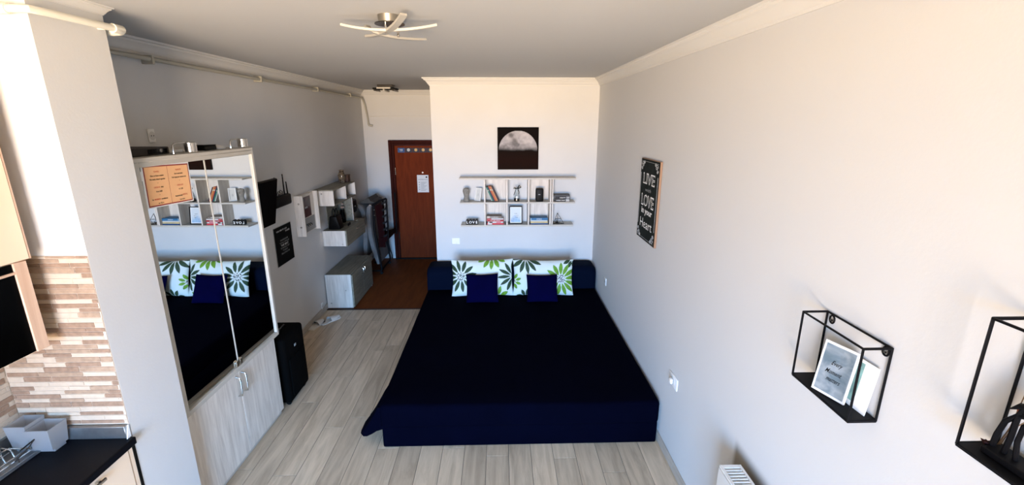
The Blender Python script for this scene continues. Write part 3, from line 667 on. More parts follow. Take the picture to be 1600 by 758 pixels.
def bolster():
    b = B(); pr = []
    y0, y1, z0, z1, r = 5.06, 5.375, .30, .605, .085
    for cx, cz, a0 in ((y1-r*.5, z1-r*.5, 0), (y0+r, z1-r, 90)):
        rr = r*.5 if a0 == 0 else r
        for k in range(9): a = R(a0+90*k/8); pr.append((cx+rr*math.cos(a), cz+rr*math.sin(a)))
    pr += [(y0, z0), (y1, z0)]
    secs = [(BX0+.0, .90), (BX0+.012, .955), (BX0+.035, .99), (BX0+.07, 1.0)]; n = 12
    secs += [(BX0+.07+(BX1-BX0-.14)*k/n, 1.0) for k in range(1, n)] + [(BX1-.07, 1), (BX1-.035, .99), (BX1-.012, .955), (BX1, .90)]
    cy, cz = (y0+y1)/2, z0
    rings = [[b.bm.verts.new((x, cy+(y-cy)*s, cz+(z-cz)*s)) for y, z in pr] for x, s in secs]
    for a, c in zip(rings, rings[1:]):
        for k in range(len(pr)): b.bm.faces.new((a[k], a[(k+1) % len(pr)], c[(k+1) % len(pr)], c[k]))
    b.bm.faces.new(rings[0]); b.bm.faces.new(rings[-1][::-1]); return b
part('backrest', bolster(), M['navy2'], o, 'blue rounded backrest bolster')
# cover corner that hangs off the near left edge
b = B(); prf = [(BX0+.02, .325), (BX0-.012, .322), (-.905, .255), (-.965, .165), (-1.000, .118), (-1.006, .095), (-.992, .076), (-.965, .076), (-.925, .095), (-.890, .118), (BX0+.02, .135)]
rings = []
for y, k in ((2.800, .80), (2.812, .93), (2.835, 1.0), (2.93, .99), (3.02, .80), (3.10, .45), (3.14, .15)):
    rings.append([b.bm.verts.new((BX0+.02+(x-BX0-.02)*k, y, .32+(z-.32)*(k*.5+.5))) for x, z in prf])
for a, c in zip(rings, rings[1:]):
    for k in range(len(prf)): b.bm.faces.new((a[k], a[(k+1) % len(prf)], c[(k+1) % len(prf)], c[k]))
b.bm.faces.new(rings[0]); b.bm.faces.new(rings[-1][::-1])
part('cover_corner', b, M['navy'], o, 'loose corner of the cover hanging off the side')

# pillows
def pillow_shape(w, h, th, mtx, pinch=.035, seed=0):
    def f(u, v, s):
        a, c = 2*u-1, 2*v-1
        x = a*w/2*(1-pinch*(1-c*c)**1 * 1.0); y = c*h/2*(1-pinch*1.4*(1-a*a))
        t = max(0, (1-a**4))**.55*max(0, (1-c**4))**.55
        z = s*th/2*t*(.85+.15*math.cos(a*2)*math.cos(c*2))
        z += .010*noise.noise(Vector((x*9+seed, y*9, s)))*t
        return tuple(mtx @ Vector((x, y, z)))
    return f
DG, LG, BGc = (.018, .055, .018), (.16, .36, .02), (.68, .74, .70)
def floral(flowers, asp):
    def f(u, v):
        x, y = u*asp, v
        for cx, cy, r0, r1, n, ph, c, ctr, wd in flowers:
            dx, dy = x-cx*asp, y-cy; d = math.hypot(dx, dy)
            if ctr and d < r0*1.02:
                k = noise.noise(Vector((x*40, y*40, 2))); return (.72, .74, .70) if k > -.05 else (.03, .04, .03)
            if r0 < d < r1:
                th = math.atan2(dy, dx)+ph; q = (th*n/(2*math.pi)) % 1-.5; off = abs(q)*2*math.pi/n*d
                if off < wd*.86*math.sin(math.pi*((d-r0)/(r1-r0))**1.1)**.8:
                    g = .85+.3*noise.noise(Vector((x*20, y*20, 5))); return tuple(z*g for z in c)
        return BGc
    return f
FL = [(.14, .555, .12, .45, 12, .1, DG, True, .058), (.66, 1.15, .12, .42, 12, .3, LG, False, .066), (1.02, .53, .07, .44, 12, .2, DG, False, .052), (.74, -.06, .08, .34, 9, .5, LG, False, .058)]
FR = [(.21, 1.06, .08, .46, 12, .15, DG, False, .062), (.80, .46, .12, .47, 13, .1, LG, True, .064), (-.02, .40, .07, .24, 9, .0, LG, True, .046), (.22, -.06, .05, .27, 9, .3, DG, False, .05), (.98, 1.02, .06, .27, 9, .2, DG, False, .06)]
def pillow(name, c, w, h, th, tilt, yaw, roll, label, fl_, m):
    mt = Matrix.Translation(c) @ Matrix.Rotation(yaw, 4, 'Z') @ Matrix.Rotation(R(90)-tilt, 4, 'X') @ Matrix.Rotation(roll, 4, 'Z')
    if fl_: me = colour_grid(200, 124, pillow_shape(w*1.02, h*1.02, th, mt, .055, c[0]), floral(fl_, w/h))
    else: me = colour_grid(30, 30, pillow_shape(w, h, th, mt, .05, c[0]), lambda u, v: (0, 0, 0))
    return meta(link_mesh(name, me, m), label, 'pillow', 'pillows on the sofa bed')
pillow('patterned_pillow', (-.203, 4.925, .532), .690, .415, .15, R(17), R(1), R(.5), 'white pillow with dark green leaf flowers on the left of the sofa bed', FL, M['print'])
pillow('patterned_pillow', (.488, 4.925, .528), .680, .410, .15, R(17), R(-1), R(-.3), 'white pillow with bright green flower on the right of the sofa bed', FR, M['print'])
pillow('navy_cushion', (-.200, 4.740, .472), .355, .325, .12, R(27), R(0), R(1), 'square navy cushion leaning on the left patterned pillow', None, M['cush'])
pillow('navy_cushion', (.462, 4.740, .464), .345, .315, .12, R(27), R(0), R(0), 'square navy cushion leaning on the right patterned pillow', None, M['cush'])

# ------------------------------------------------ LIVE WITH LOVE sign on right wall
o = thing('wall_sign', (XR, 3.395, 1.35), 'black chalkboard-style wooden sign with white lettering on the right wall', 'sign')
mt = frame_mtx((XR-.002, 3.395, 1.665), *U_RIGHT)
W2, H2 = .215, .312
part('board', B().box(-W2, W2, -H2, H2, 0, .016, .002, mtx=mt), M['tan_edge'], o, 'raw wooden board behind the black face')
part('face', B().box(-W2+.006, W2-.006, -H2+.004, H2-.004, .0165, .019, .0008, mtx=mt), M['chalk'], o, 'black printed face')
mf = mt @ Matrix.Translation((0, 0, .0196))
for s, y, hh, wd, bo in (('LIVE', .165, .078, .27, .03), ('with', .083, .026, .13, 0), ('LOVE', .0, .085, .29, .03), ('in your', -.088, .045, .25, .025), ('Heart', -.178, .072, .28, .0)):
    text('lettering', s, hh, mf, M['text_grey'] if s == 'with' else M['text_white'], o, width=wd, bold=bo, shear=.3 if s == 'with' else 0, pos=(0, y))
    if s in ('LIVE', 'LOVE'): text('letter_inlay', s, hh*.86, mf @ Matrix.Translation((0, 0, .0007)), M['chalk'], o, width=wd*.965, bold=-.012, pos=(0, y))
b = B()
for sx_ in (-1, 1):
    for sy_ in (-1, 1):
        for k, (cx, cy, r0) in enumerate(((.16, .265, .026), (.178, .235, .016), (.128, .282, .015))):
            pts = [(sx_*(cx+r0*(1-i/22)*math.cos(i*.45)), sy_*(cy+r0*(1-i/22)*math.sin(i*.45)), .0005) for i in range(20)]
            b.tube(pts, .0024, 5)
b.tube([(-.19, .292, .0005), (.19, .292, .0005)], .0015, 5).tube([(-.19, -.292, .0005), (.19, -.292, .0005)], .0015, 5).tube([(-.194, .2, .0005), (-.194, -.2, .0005)], .0015, 5).tube([(.194, .2, .0005), (.194, -.2, .0005)], .0015, 5)
part('scroll_ornament', b.xf(mf), M['text_grey'], o)

# ------------------------------------------------ wire wall shelves
def wire_shelf(y0, y1, z0, z1, xd, label, r=.0042):
    o = thing('wire_shelf', (XR, (y0+y1)/2, z0), label, 'shelf', 'black wire shelves on the right wall')
    xb = XR-.006
    for nm, X in (('back_frame', xb), ('front_frame', xd)):
        part(nm, B().tube([(X, y0, z0), (X, y1, z0), (X, y1, z1), (X, y0, z1)], r, 8, True), M['black_metal'], o)
    for y in (y0, y1):
        for z in (z0, z1): part('side_bar', B().tube([(xb, y, z), (xd, y, z)], r, 8), M['black_metal'], o)
    part('shelf_plate', B().box(xd-.002, xb+.002, y0-.002, y1+.002, z0-.007, z0+.003, .001), M['black_metal'], o)
    for y in (y0+.022, y1-.022):
        pts = [(XR-.003, y+.011*math.cos(a), z1-.020+.014*math.sin(a)) for a in [k*math.pi/6 for k in range(12)]]
        part('hanging_eye', B().tube(pts, .003, 6, True), M['black_metal'], o)
        part('screw', B().cyl((XR, y, z1-.022), (XR-.008, y, z1-.022), .0045, seg=10), M['chrome'], o)
    return o
wire_shelf(1.168, 1.437, 1.374, 1.614, 1.048, 'smaller black wire box shelf holding a quote card on the right wall')
wire_shelf(.50, .862, 1.540, 1.848, 1.040, 'larger black wire box shelf cut by the right edge of the photo')
# quote card
o = thing('quote_card', (1.095, 1.30, 1.378), 'white framed card with teal swirls and handwriting inside the smaller wire shelf', 'card')
def wcard(u, v):
    if u < .055 or u > .945 or v < .045 or v > .955: return (.74, .77, .79)
    n = noise.fractal(Vector((u*2.2+noise.noise(Vector((u*3, v*3, 1))), v*5, 3)), 1, 2, 5)
    k = max(0, min(1, .5+n*.9)); return tuple(Vector((.10, .15, .19)).lerp(Vector((.26, .31, .35)), k))
mt = frame_mtx((1.080, 1.292, 1.468), (.30, -.954, 0), (.16, .04, .975))
part('card_back', B().box(-.055, .055, -.088, .088, -.006, -.0012, .001, mtx=mt), M['white'], o)
link_mesh('print', colour_grid(60, 80, lambda u, v, s: tuple(mt @ Vector((-.055+.110*u, -.088+.176*v, 0))), wcard, False), M['print'], o)
mtt = mt @ Matrix.Translation((0, 0, .0006))
for s, y, x, wd in (('Every', .022, .002, .036), ('Moment', -.006, -.002, .054), ('matters', -.032, .004, .046)):
    text('handwriting', s, .015, mtt, M['text_black'], o, width=wd, shear=.5, bold=.004, pos=(x, y))
o = thing('photo_card', (1.112, 1.232, 1.378), 'second pale green card standing behind the quote card in the wire shelf', 'card')
mt = frame_mtx((1.116, 1.245, 1.456), (.05, -.99, 0), (.12, 0, .98))
part('card_back', B().box(-.06, .06, -.080, .080, -.003, 0, .001, mtx=mt), M['white'], o)
part('picture', rect(mt, -.05, .012, -.062, .070, .0002), mat('green_picture', (.20, .36, .34), .6, noise_amt=.3, nscale=30), o)
# dried arrangement on the larger wire shelf
o = thing('wire_sculpture', (1.08, .72, 1.544), 'black looped metal sculpture standing on the larger wire shelf', 'ornament')
part('base', B().box(1.062, 1.112, .66, .835, 1.5435, 1.558, .002), M['black_metal'], o)
b = B()
b.tube([(1.085, .832, 1.557), (1.083, .828, 1.59), (1.08, .818, 1.63), (1.08, .80, 1.655), (1.08, .77, 1.668), (1.08, .72, 1.672)], .0055, 8)
b.tube([(1.085, .808, 1.557), (1.083, .803, 1.60), (1.08, .800, 1.65), (1.08, .79, 1.69), (1.082, .76, 1.73)], .0055, 8)
b.tube([(1.085, .785, 1.557), (1.083, .79, 1.60), (1.08, .785, 1.64), (1.08, .76, 1.675), (1.08, .73, 1.70), (1.08, .70, 1.69), (1.08, .71, 1.655), (1.08, .75, 1.65), (1.08, .79, 1.67)], .005, 8)
b.tube([(1.08, .818, 1.66), (1.08, .800, 1.678), (1.08, .77, 1.684), (1.08, .74, 1.68)], [.001, .007, .009, .004], 8)
part('loops', b, M['black_metal'], o)
o = thing('dried_plant', (1.07, .82, 1.544), 'dark red and brown dried plant at the corner of the larger wire shelf', 'plant')
b = B(); rnd = random.Random(4)
for k in range(9):
    a = rnd.random()*6.28; L = .008+.012*rnd.random()
    c0 = Vector((1.085, .845, 1.5445)); tip = c0+Vector((.014*math.cos(a), L*math.sin(a), .008+.012*rnd.random())); md = (c0+tip)/2+Vector((0, 0, .006)); sd = Vector((.004*math.sin(a), -.004*math.cos(a), 0))
    vs = [b.bm.verts.new(p) for p in (c0, md+sd, tip, md-sd)]; b.bm.faces.new(vs)
part('leaves', b, mat('dark_red_leaf', (.03, .004, .006), .8), o)
b = B()
for k in range(6):
    x, y = 1.10+.01*rnd.random(), .835+.012*rnd.random(); b.tube([(x, y, 1.545), (x+.004, y-.01, 1.60), (x, y-.02-.02*rnd.random(), 1.63+.018*k)], .0011, 5)
part('stems', b, mat('brown_stem', (.20, .12, .06), .8), o)
b = B()
for k in range(5): b.lathe([(.0, 0), (.004, .003), (.005, .007), (.003, .011), (0, .012)], (1.10+.008*rnd.random(), .80+.02*rnd.random(), 1.65+.018*k), 8)
part('seed_heads', b, mat('rust_flower', (.35, .06, .03), .8), o)

# ------------------------------------------------ radiator
RZ, RY1, RX0, RX1 = .728, 1.735, .995, 1.098
o = thing('radiator', (1.05, 1.2, .12), 'white panel radiator with slotted top grille below the wire shelves', 'radiator')
part('front_panel', B().box(RX0, RX0+.014, .55, RY1, .13, RZ-.012, .004, 2), M['white_enamel'], o)
part('side_panel', B().box(RX0+.014, RX1, RY1-.008, RY1, .13, RZ-.004, .002), M['white_enamel'], o)
part('back_panel', B().box(RX1-.014, RX1, .55, RY1-.008, .13, RZ-.012, .003), M['white_enamel'], o)
part('convector', B().box(RX0+.02, RX1-.02, .56, RY1-.02, .16, RZ-.05), M['black'], o, 'dark inside of the radiator')
part('grille_frame', B().box(RX0+.004, RX0+.016, .55, RY1, RZ-.010, RZ, .001).box(RX1-.012, RX1, .55, RY1, RZ-.010, RZ, .001).box(RX0+.016, RX1-.012, RY1-.020, RY1, RZ-.010, RZ, .001), M['white_enamel'], o)
y = RY1-.032
while y > .6:
    part('slat', B().box(RX0+.016, RX1-.012, y-.005, y+.003, RZ-.009, RZ-.001, .0008), M['white_enamel'], o, sm=False); y -= .0175
for y in (.8, 1.5): part('wall_bracket', B().box(RX1, XR, y-.02, y+.02, .3, .34), M['white_enamel'], o)
part('pipe', B().cyl((1.05, 1.66, 0), (1.05, 1.66, .13), .009), M['white_enamel'], o)

# ------------------------------------------------ left wall: television, router, poster, key box
o = thing('television', (-2.0, 3.75, 1.36), 'black flat television tilted down on the left wall behind the wardrobe', 'television')
mt = frame_mtx((-2.002, 3.75, 1.560), (0, 1, 0), (.165, 0, .986))
part('screen', B().box(-.35, .35, -.203, .203, 0, .004, .001, mtx=mt), M['black_gloss'], o); part('casing', B().box(-.355, .355, -.208, .208, -.028, -.0005, .006, 2, mtx=mt), M['black'], o)
part('wall_mount', B().box(XL, XL+.012, 3.60, 3.90, 1.46, 1.66).box(XL+.012, -2.045, 3.68, 3.72, 1.50, 1.54).box(XL+.012, -2.045, 3.80, 3.84, 1.50, 1.54), M['black_metal'], o)
o = thing('router', (-2.11, 4.43, 1.44), 'black router with three antennas on the left wall beside the television', 'router')
part('case', B().box(XL+.001, -2.085, 4.25, 4.60, 1.455, 1.56, .018, 3), M['black'], o)
for (y, z, dy) in ((4.33, 1.745, -.01), (4.50, 1.760, -.015), (4.565, 1.68, -.02)):
    part('antenna', B().tube([(-2.105, y, 1.555), (-2.105, y+dy*.3, 1.60), (-2.10, y+dy, z)], [.0075, .007, .0055], 8), M['black'], o)
part('cable', B().tube([(-2.13, 4.38, 1.56), (-2.12, 4.40, 1.60), (-2.12, 4.43, 1.60), (-2.12, 4.46, 1.575), (-2.125, 4.43, 1.565)], .003, 6).tube([(-2.13, 4.42, 1.56), (-2.12, 4.45, 1.61), (-2.12, 4.49, 1.59), (-2.12, 4.48, 1.565)], .003, 6), M['black'], o)
o = thing('quote_poster', (XL, 4.445, .885), 'black poster with white lettering on the left wall below the router', 'poster')
mt = frame_mtx((XL+.002, 4.445, 1.072), *U_LEFT)
part('sheet', B().box(-.178, .178, -.188, .188, 0, .006, .001, mtx=mt), M['text_black'], o)
part('pale_edge', B().box(-.182, .182, -.192, .192, -.001, .003, mtx=mt), M['text_grey'], o)
mf = mt @ Matrix.Translation((0, 0, .0066))
for s, x, y, wd, hh in (('YOU ARE MY SUN', -.03, .150, .22, .016), ('SHINE', .09, .125, .09, .016), ('WHENEVER', 0, .052, .17, .016), ('YOU SMILE', .0, .026, .20, .015), ('THE BEST', 0, .0, .16, .018), ('THINGS OF', 0, -.027, .19, .017), ('TODAY', 0, -.054, .11, .016), ('BELONG IN', 0, -.080, .17, .016)):
    text('lettering', s, hh, mf, M['text_grey'] if hh < .018 and y < .1 else M['text_white'], o, width=wd, pos=(x, y))
# key box
o = thing('key_box', (XL, 5.0, 1.06), 'open pale wooden key box with a dark picture on the left wall', 'key box')
KY0, KY1, KZ0, KZ1, KX = 4.765, 5.175, 1.075, 1.495, -2.055
part('side', B().box(XL, KX, KY0, KY0+.018, KZ0-.012, KZ1+.004, .001), M['white_wood'], o); part('side', B().box(XL, KX, KY1-.018, KY1, KZ0-.012, KZ1+.004, .001), M['white_wood'], o)
part('back_board', B().box(XL, XL+.05, KY0+.018, KY1-.018, KZ0, KZ1-.004), M['white_wood'], o)
part('picture', B().box(XL+.05, XL+.054, KY0+.07, KY1-.12, 1.245, 1.465), mat('dark_red_picture', (.035, .008, .010), .3, noise_amt=.7, nscale=26), o, 'dark glossy picture')
part('photo', B().box(XL+.054, XL+.056, KY0+.13, KY0+.20, 1.34, 1.36), M['text_grey'], o)
part('hook_panel', B().box(XL+.05, XL+.056, KY0+.05, KY1-.05, 1.085, 1.235, .001), mat('grey_panel', (.26, .26, .25), .5), o, 'grey panel with key hooks')
for y in (KY0+.12, KY0+.165, KY0+.21):
    part('hook', B().tube([(XL+.056, y, 1.17), (XL+.075, y, 1.165), (XL+.078, y+.01, 1.15), (XL+.07, y+.018, 1.155)], .004, 6), M['black_metal'], o)
for z in (1.165, 1.415): part('screw_cap', B().cyl((-2.10, KY0, z), (-2.10, KY0-.003, z), .011, seg=6), M['nickel'], o)

# ------------------------------------------------ hall furniture
UX, UY0, UY1, UZ0, UZ1 = -1.925, 5.30, 6.13, 1.297, 1.487
o = thing('upper_wall_shelf', (-2.04, 5.7, UZ0), 'pale wooden box shelf with open compartments high on the left wall', 'shelf')
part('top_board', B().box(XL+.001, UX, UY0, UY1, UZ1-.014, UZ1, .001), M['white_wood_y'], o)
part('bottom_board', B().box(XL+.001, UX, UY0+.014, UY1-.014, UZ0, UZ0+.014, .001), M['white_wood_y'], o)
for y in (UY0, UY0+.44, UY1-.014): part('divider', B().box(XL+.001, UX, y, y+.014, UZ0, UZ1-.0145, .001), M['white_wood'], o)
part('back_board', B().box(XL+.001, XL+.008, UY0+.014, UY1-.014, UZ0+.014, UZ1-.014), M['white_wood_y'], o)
part('screw_cap', B().cyl((-2.06, UY0, 1.44), (-2.06, UY0-.003, 1.44), .009, seg=10), M['nickel'], o)
o = thing('upright_panel', (-2.05, 6.0, .97), 'tall pale wooden divider board between the two hall wall shelves', 'panel')
part('board', B().box(XL+.001, -1.96, 6.03, 6.05, .972, UZ0-.001, .001), M['white_wood_y'], o); part('edge_line', B().box(-1.96, -1.953, 6.028, 6.051, .972, UZ0-.001), M['white_wood'], o, 'pale front edge band'); part('back_board', B().box(XL+.001, XL+.010, 5.62, 6.03, .972, UZ0-.001), M['white_wood_y'], o)
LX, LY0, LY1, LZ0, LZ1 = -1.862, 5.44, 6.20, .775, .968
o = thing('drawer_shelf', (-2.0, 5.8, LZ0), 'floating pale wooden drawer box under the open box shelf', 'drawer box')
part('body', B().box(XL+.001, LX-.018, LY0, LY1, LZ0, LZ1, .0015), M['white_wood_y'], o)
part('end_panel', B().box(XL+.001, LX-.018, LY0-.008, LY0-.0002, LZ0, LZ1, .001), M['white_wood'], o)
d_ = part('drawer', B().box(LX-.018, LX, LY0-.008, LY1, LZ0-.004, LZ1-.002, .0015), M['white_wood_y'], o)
part('handle', B().tube([(LX, 5.80, .915), (LX+.02, 5.81, .915), (LX+.02, 5.86, .915), (LX, 5.87, .915)], .005, 6), M['chrome'], d_)
part('screw_cap', B().cyl((-1.92, LY0-.008, .80), (-1.92, LY0-.011, .80), .007, seg=10), M['nickel'], o)
# shoe cabinet
SX, SY0, SY1, SZ = -1.805, 5.335, 6.17, .445
o = thing('shoe_cabinet', (-1.97, 5.75, 0), 'low pale wooden shoe cabinet on the edge of the brown hall floor', 'cabinet')
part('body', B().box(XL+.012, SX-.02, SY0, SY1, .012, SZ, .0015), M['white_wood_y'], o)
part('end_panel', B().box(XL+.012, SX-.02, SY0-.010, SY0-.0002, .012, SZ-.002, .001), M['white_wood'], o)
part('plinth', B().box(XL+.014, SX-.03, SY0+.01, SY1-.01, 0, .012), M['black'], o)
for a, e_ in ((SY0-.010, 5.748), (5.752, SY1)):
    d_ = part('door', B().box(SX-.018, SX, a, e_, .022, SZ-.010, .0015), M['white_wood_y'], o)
    hy = 5.715 if a < 5.5 else 5.785
    part('handle', B().tube([(SX, hy, .405), (SX+.022, hy, .40), (SX+.022, hy, .335), (SX, hy, .33)], .0055, 8), M['chrome'], d_)
part('latch', B().box(SX+.001, SX+.014, 5.70, 5.80, .385, .397, .002), M['chrome'], o)
for y in (SY0-.012,):
    part('screw_cap', B().cyl((-1.90, y+.002, .24), (-1.90, y-.001, .24), .008, seg=10).cyl((-2.09, y+.002, .075), (-2.09, y-.001, .075), .008, seg=10), M['nickel'], o)
part('foot', B().box(SX-.03, SX-.012, SY1-.03, SY1-.01, 0, .02), M['white'], o)
# items on hall shelves
o = thing('vase', (-2.02, 5.92, UZ1), 'glossy patterned vase standing on the open hall shelf', 'vase')
part('body', B().lathe([(.0, 0), (.032, .0), (.036, .02), (.046, .07), (.046, .10), (.034, .135), (.026, .145), (.034, .165), (.030, .166), (.0, .15)], (-2.02, 5.92, UZ1)), mat('glossy_dark_mosaic', (.16, .12, .08), .15, metal=.4, noise_amt=.9, nscale=60), o)
part('neck_ring', B().tube([(-2.02+.029*math.cos(a), 5.92+.029*math.sin(a), UZ1+.145) for a in [k*math.pi/8 for k in range(16)]], .003, 6, True), M['dark_chrome'], o)
o = thing('wooden_box', (-2.03, 6.05, UZ1), 'small dark brown wooden box behind the vase on the hall shelf', 'box')
bm_ = mat('dark_brown_wood', (.075, .035, .02), .6); part('body', B().box(-2.10, -1.975, 6.01, 6.11, UZ1, UZ1+.075, .003), bm_, o); part('lid', B().box(-2.103, -1.972, 6.007, 6.113, UZ1+.0755, UZ1+.092, .003), bm_, o)
o = thing('perfume_box', (-1.97, 5.86, UZ0+.014), 'small dark box with a pale label inside the hall shelf compartment', 'box')
part('body', B().box(-2.01, -1.94, 5.80, 5.88, UZ0+.0142, UZ0+.034, .002), M['black'], o); part('label_strip', B().box(-1.9398, -1.939, 5.815, 5.865, UZ0+.019, UZ0+.029), M['text_grey'], o)
o = thing('handbag', (-2.03, 5.56, LZ1), 'black leather handbag with a looped handle on the drawer box', 'handbag')
b = B().box(-2.105, -1.955, 5.50, 5.66, LZ1+.0005, LZ1+.165, .012, 3)
for v in b.bm.verts:
    k = (v.co.z-LZ1)/.165; v.co.y = 5.58+(v.co.y-5.58)*(.82+.30*k); v.co.x = -2.03+(v.co.x+2.03)*(1.0-.45*k)
part('body', b, M['leather'], o)
for dx in (-.018, .018): part('handle', B().tube([(-2.03+dx, 5.58+.05*math.cos(R(a)), LZ1+.155+.095*math.sin(R(a))) for a in range(0, 181, 15)], .0055, 8), M['leather'], o)
part('clasp', B().cyl((-1.988, 5.58, LZ1+.12), (-1.980, 5.58, LZ1+.12), .008, seg=10), M['chrome'], o)
o = thing('sunglasses', (-1.93, 5.70, LZ1), 'dark sunglasses lying beside the black handbag', 'sunglasses')
part('frame', B().tube([(-1.915, 5.69+.022*math.cos(R(a)), LZ1+.022+.017*math.sin(R(a))) for a in range(0, 360, 30)], .003, 6, True).tube([(-1.915, 5.75+.022*math.cos(R(a)), LZ1+.022+.017*math.sin(R(a))) for a in range(0, 360, 30)], .003, 6, True).tube([(-1.915, 5.712, LZ1+.028), (-1.912, 5.72, LZ1+.031), (-1.915, 5.728, LZ1+.028)], .003, 6), M['black'], o)
part('lens', B().cyl((-1.914, 5.69, LZ1+.022), (-1.9165, 5.69, LZ1+.022), .019, seg=14), M['black_gloss'], o); part('lens', B().cyl((-1.914, 5.75, LZ1+.022), (-1.9165, 5.75, LZ1+.022), .019, seg=14), M['black_gloss'], o)
part('temple', B().tube([(-1.915, 5.667, LZ1+.026), (-1.98, 5.665, LZ1+.015), (-2.02, 5.667, LZ1+.003)], .0025, 5), M['black'], o)
part('temple', B().tube([(-1.915, 5.773, LZ1+.026), (-1.98, 5.775, LZ1+.015), (-2.02, 5.773, LZ1+.003)], .0025, 5), M['black'], o)
o = thing('key_bunch', (-1.90, 6.0, LZ1), 'pale key bunch lying at the far end of the drawer box', 'keys')
part('ring', B().tube([(-1.91+.014*math.cos(R(a)), 5.98+.02*math.sin(R(a)), LZ1+.004) for a in range(0, 360, 30)], .0025, 6, True), M['chrome'], o)
part('key', B().box(-1.925, -1.905, 6.0, 6.06, LZ1+.001, LZ1+.005, .001), M['white'], o); part('key', B().box(-1.90, -1.88, 5.99, 6.05, LZ1+.001, LZ1+.006, .001), M['chrome'], o)
o = thing('dark_vase', (-2.06, 5.93, LZ1), 'tall black vase with pale dried flowers before the divider board', 'vase')
part('body', B().lathe([(.0, 0), (.035, .0), (.038, .03), (.034, .10), (.024, .15), (.026, .17), (.0, .165)], (-2.06, 5.93, LZ1+.0005)), M['black_gloss'], o)
for k, (y, z) in enumerate(((5.90, .20), (5.94, .235), (5.96, .19))):
    part('stem', B().tube([(-2.06, 5.93, LZ1+.15), (-2.055, y, LZ1+z)], .0018, 5), M['grey_stone'], o)
    part('flower', B().lathe([(.0, 0), (.014, .004), (.018, .014), (.01, .024), (0, .026)], (-2.055, y, LZ1+z-.005), 10), mat('pale_pink_flower_%d' % k, (.42, .30, .24), .8), o)
# small black bag hanging on the wall past the divider board
o = thing('shoulder_bag', (-2.07, 6.32, .99), 'black shoulder bag hanging on the wall between divider board and folded bed', 'bag')
part('body', B().box(-2.13, -2.02, 6.24, 6.44, 1.02, 1.20, .02, 3), M['leather'], o)
part('strap', B().tube([(-2.10, 6.27, 1.195), (-2.125, 6.31, 1.27), (-2.13, 6.34, 1.285), (-2.125, 6.37, 1.27), (-2.10, 6.41, 1.195)], .006, 6), M['leather'], o)
part('buckle', B().box(-2.0195, -2.012, 6.32, 6.35, 1.10, 1.12, .002), M['chrome'], o)
part('hook', B().tube([(XL, 6.34, 1.288), (-2.12, 6.34, 1.286), (-2.115, 6.34, 1.30)], .005, 6), M['chrome'], o)

# folded guest bed
o = thing('folding_bed', (-1.88, 6.9, 0), 'folded guest bed with grey mattress halves and black slatted frame by the door', 'folding bed')
def mattress_half(pts, th, y0, y1):
    b = B(); P = [Vector((p[0], 0, p[1])) for p in pts]; secs = []
    for i, p in enumerate(P):
        d = (P[min(i+1, len(P)-1)]-P[max(i-1, 0)]).normalized(); n = Vector((d.z, 0, -d.x)); h = th/2*(1 if 0 < i < len(P)-1 else .6)
        secs.append((p+n*h, p-n*h))
    ys = [(y0, .72), (y0+.015, .93), (y0+.04, 1), (y1-.04, 1), (y1-.015, .93), (y1, .72)]
    rings = []
    for y, s in ys:
        r_ = []
        for (a, c), p in zip(secs, P): q = p+(a-p)*s; r_.append(b.bm.verts.new((q.x, y, q.z)))
        for (a, c), p in reversed(list(zip(secs, P))): q = p+(c-p)*s; r_.append(b.bm.verts.new((q.x, y, q.z)))
        rings.append(r_)
    for a, c in zip(rings, rings[1:]):
        for k in range(len(a)): b.bm.faces.new((a[k], a[(k+1) % len(a)], c[(k+1) % len(a)], c[k]))
    b.bm.faces.new(rings[0]); b.bm.faces.new(rings[-1][::-1]); return b
part('mattress_half', mattress_half([(-2.085, 1.075), (-2.045, 1.04), (-2.005, .97), (-1.990, .85), (-1.995, .65), (-2.010, .45), (-2.015, .28)], .075, 6.62, 7.25), M['grey_fab'], o)
part('mattress_half', mattress_half([(-1.885, 1.075), (-1.915, 1.03), (-1.930, .93), (-1.935, .78), (-1.925, .60), (-1.895, .42), (-1.860, .28), (-1.835, .17)], .072, 6.62, 7.25), M['grey_fab'], o)
part('folded_blanket', B().prism([(-2.06, 1.085), (-1.90, 1.085), (-1.84, 1.095), (-1.90, 1.115), (-1.93, 1.165), (-1.97, 1.145), (-2.03, 1.115)], lambda x, z: (x, 6.70, z), lambda x, z: (x, 7.15, z)), mat('dark_blanket', (.06, .058, .052), .9), o, 'dark grey blanket folded over the top')
fx0, fx1 = -1.855, -1.655
part('side_tube', B().tube([(fx0-.01, 6.64, 1.06), (fx0+.10, 6.64, 1.13), (fx1, 6.64, 1.165)], .014, 8).tube([(fx1, 6.64, 1.165), (fx1-.002, 6.64, .75), (fx1-.015, 6.64, .50)], .013, 8).tube([(fx0+.005, 6.64, 1.07), (fx0-.005, 6.64, .7), (fx0+.03, 6.64, .35), (fx0+.06, 6.64, .08)], .016, 8), M['black_metal'], o)
part('side_tube', B().tube([(fx1, 7.20, 1.165), (fx1-.002, 7.20, .75), (fx1-.015, 7.20, .50)], .013, 8).tube([(fx0+.005, 7.20, 1.07), (fx0-.005, 7.20, .7), (fx0+.03, 7.20, .35), (fx0+.06, 7.20, .08)], .016, 8), M['black_metal'], o)
part('fabric_panel', B().prism([(fx0+.02, 1.05), (fx0+.13, 1.10), (fx0+.13, .42), (fx0+.05, .42)], lambda x, z: (x, 6.675, z), lambda x, z: (x, 6.69, z)), M['red_fab'], o, 'dark red cloth inside the frame')
for k in range(6):
    z = 1.10-.098*k
    part('slat', B().prism([(fx0+.12, z-.03), (fx0+.15, z-.022), (fx1, z+.012), (fx1, z+.044), (fx0+.15, z+.010), (fx0+.12, z+.002)], lambda x, zz: (x, 6.65, zz), lambda x, zz: (x, 6.67, zz)), M['black_metal'], o)
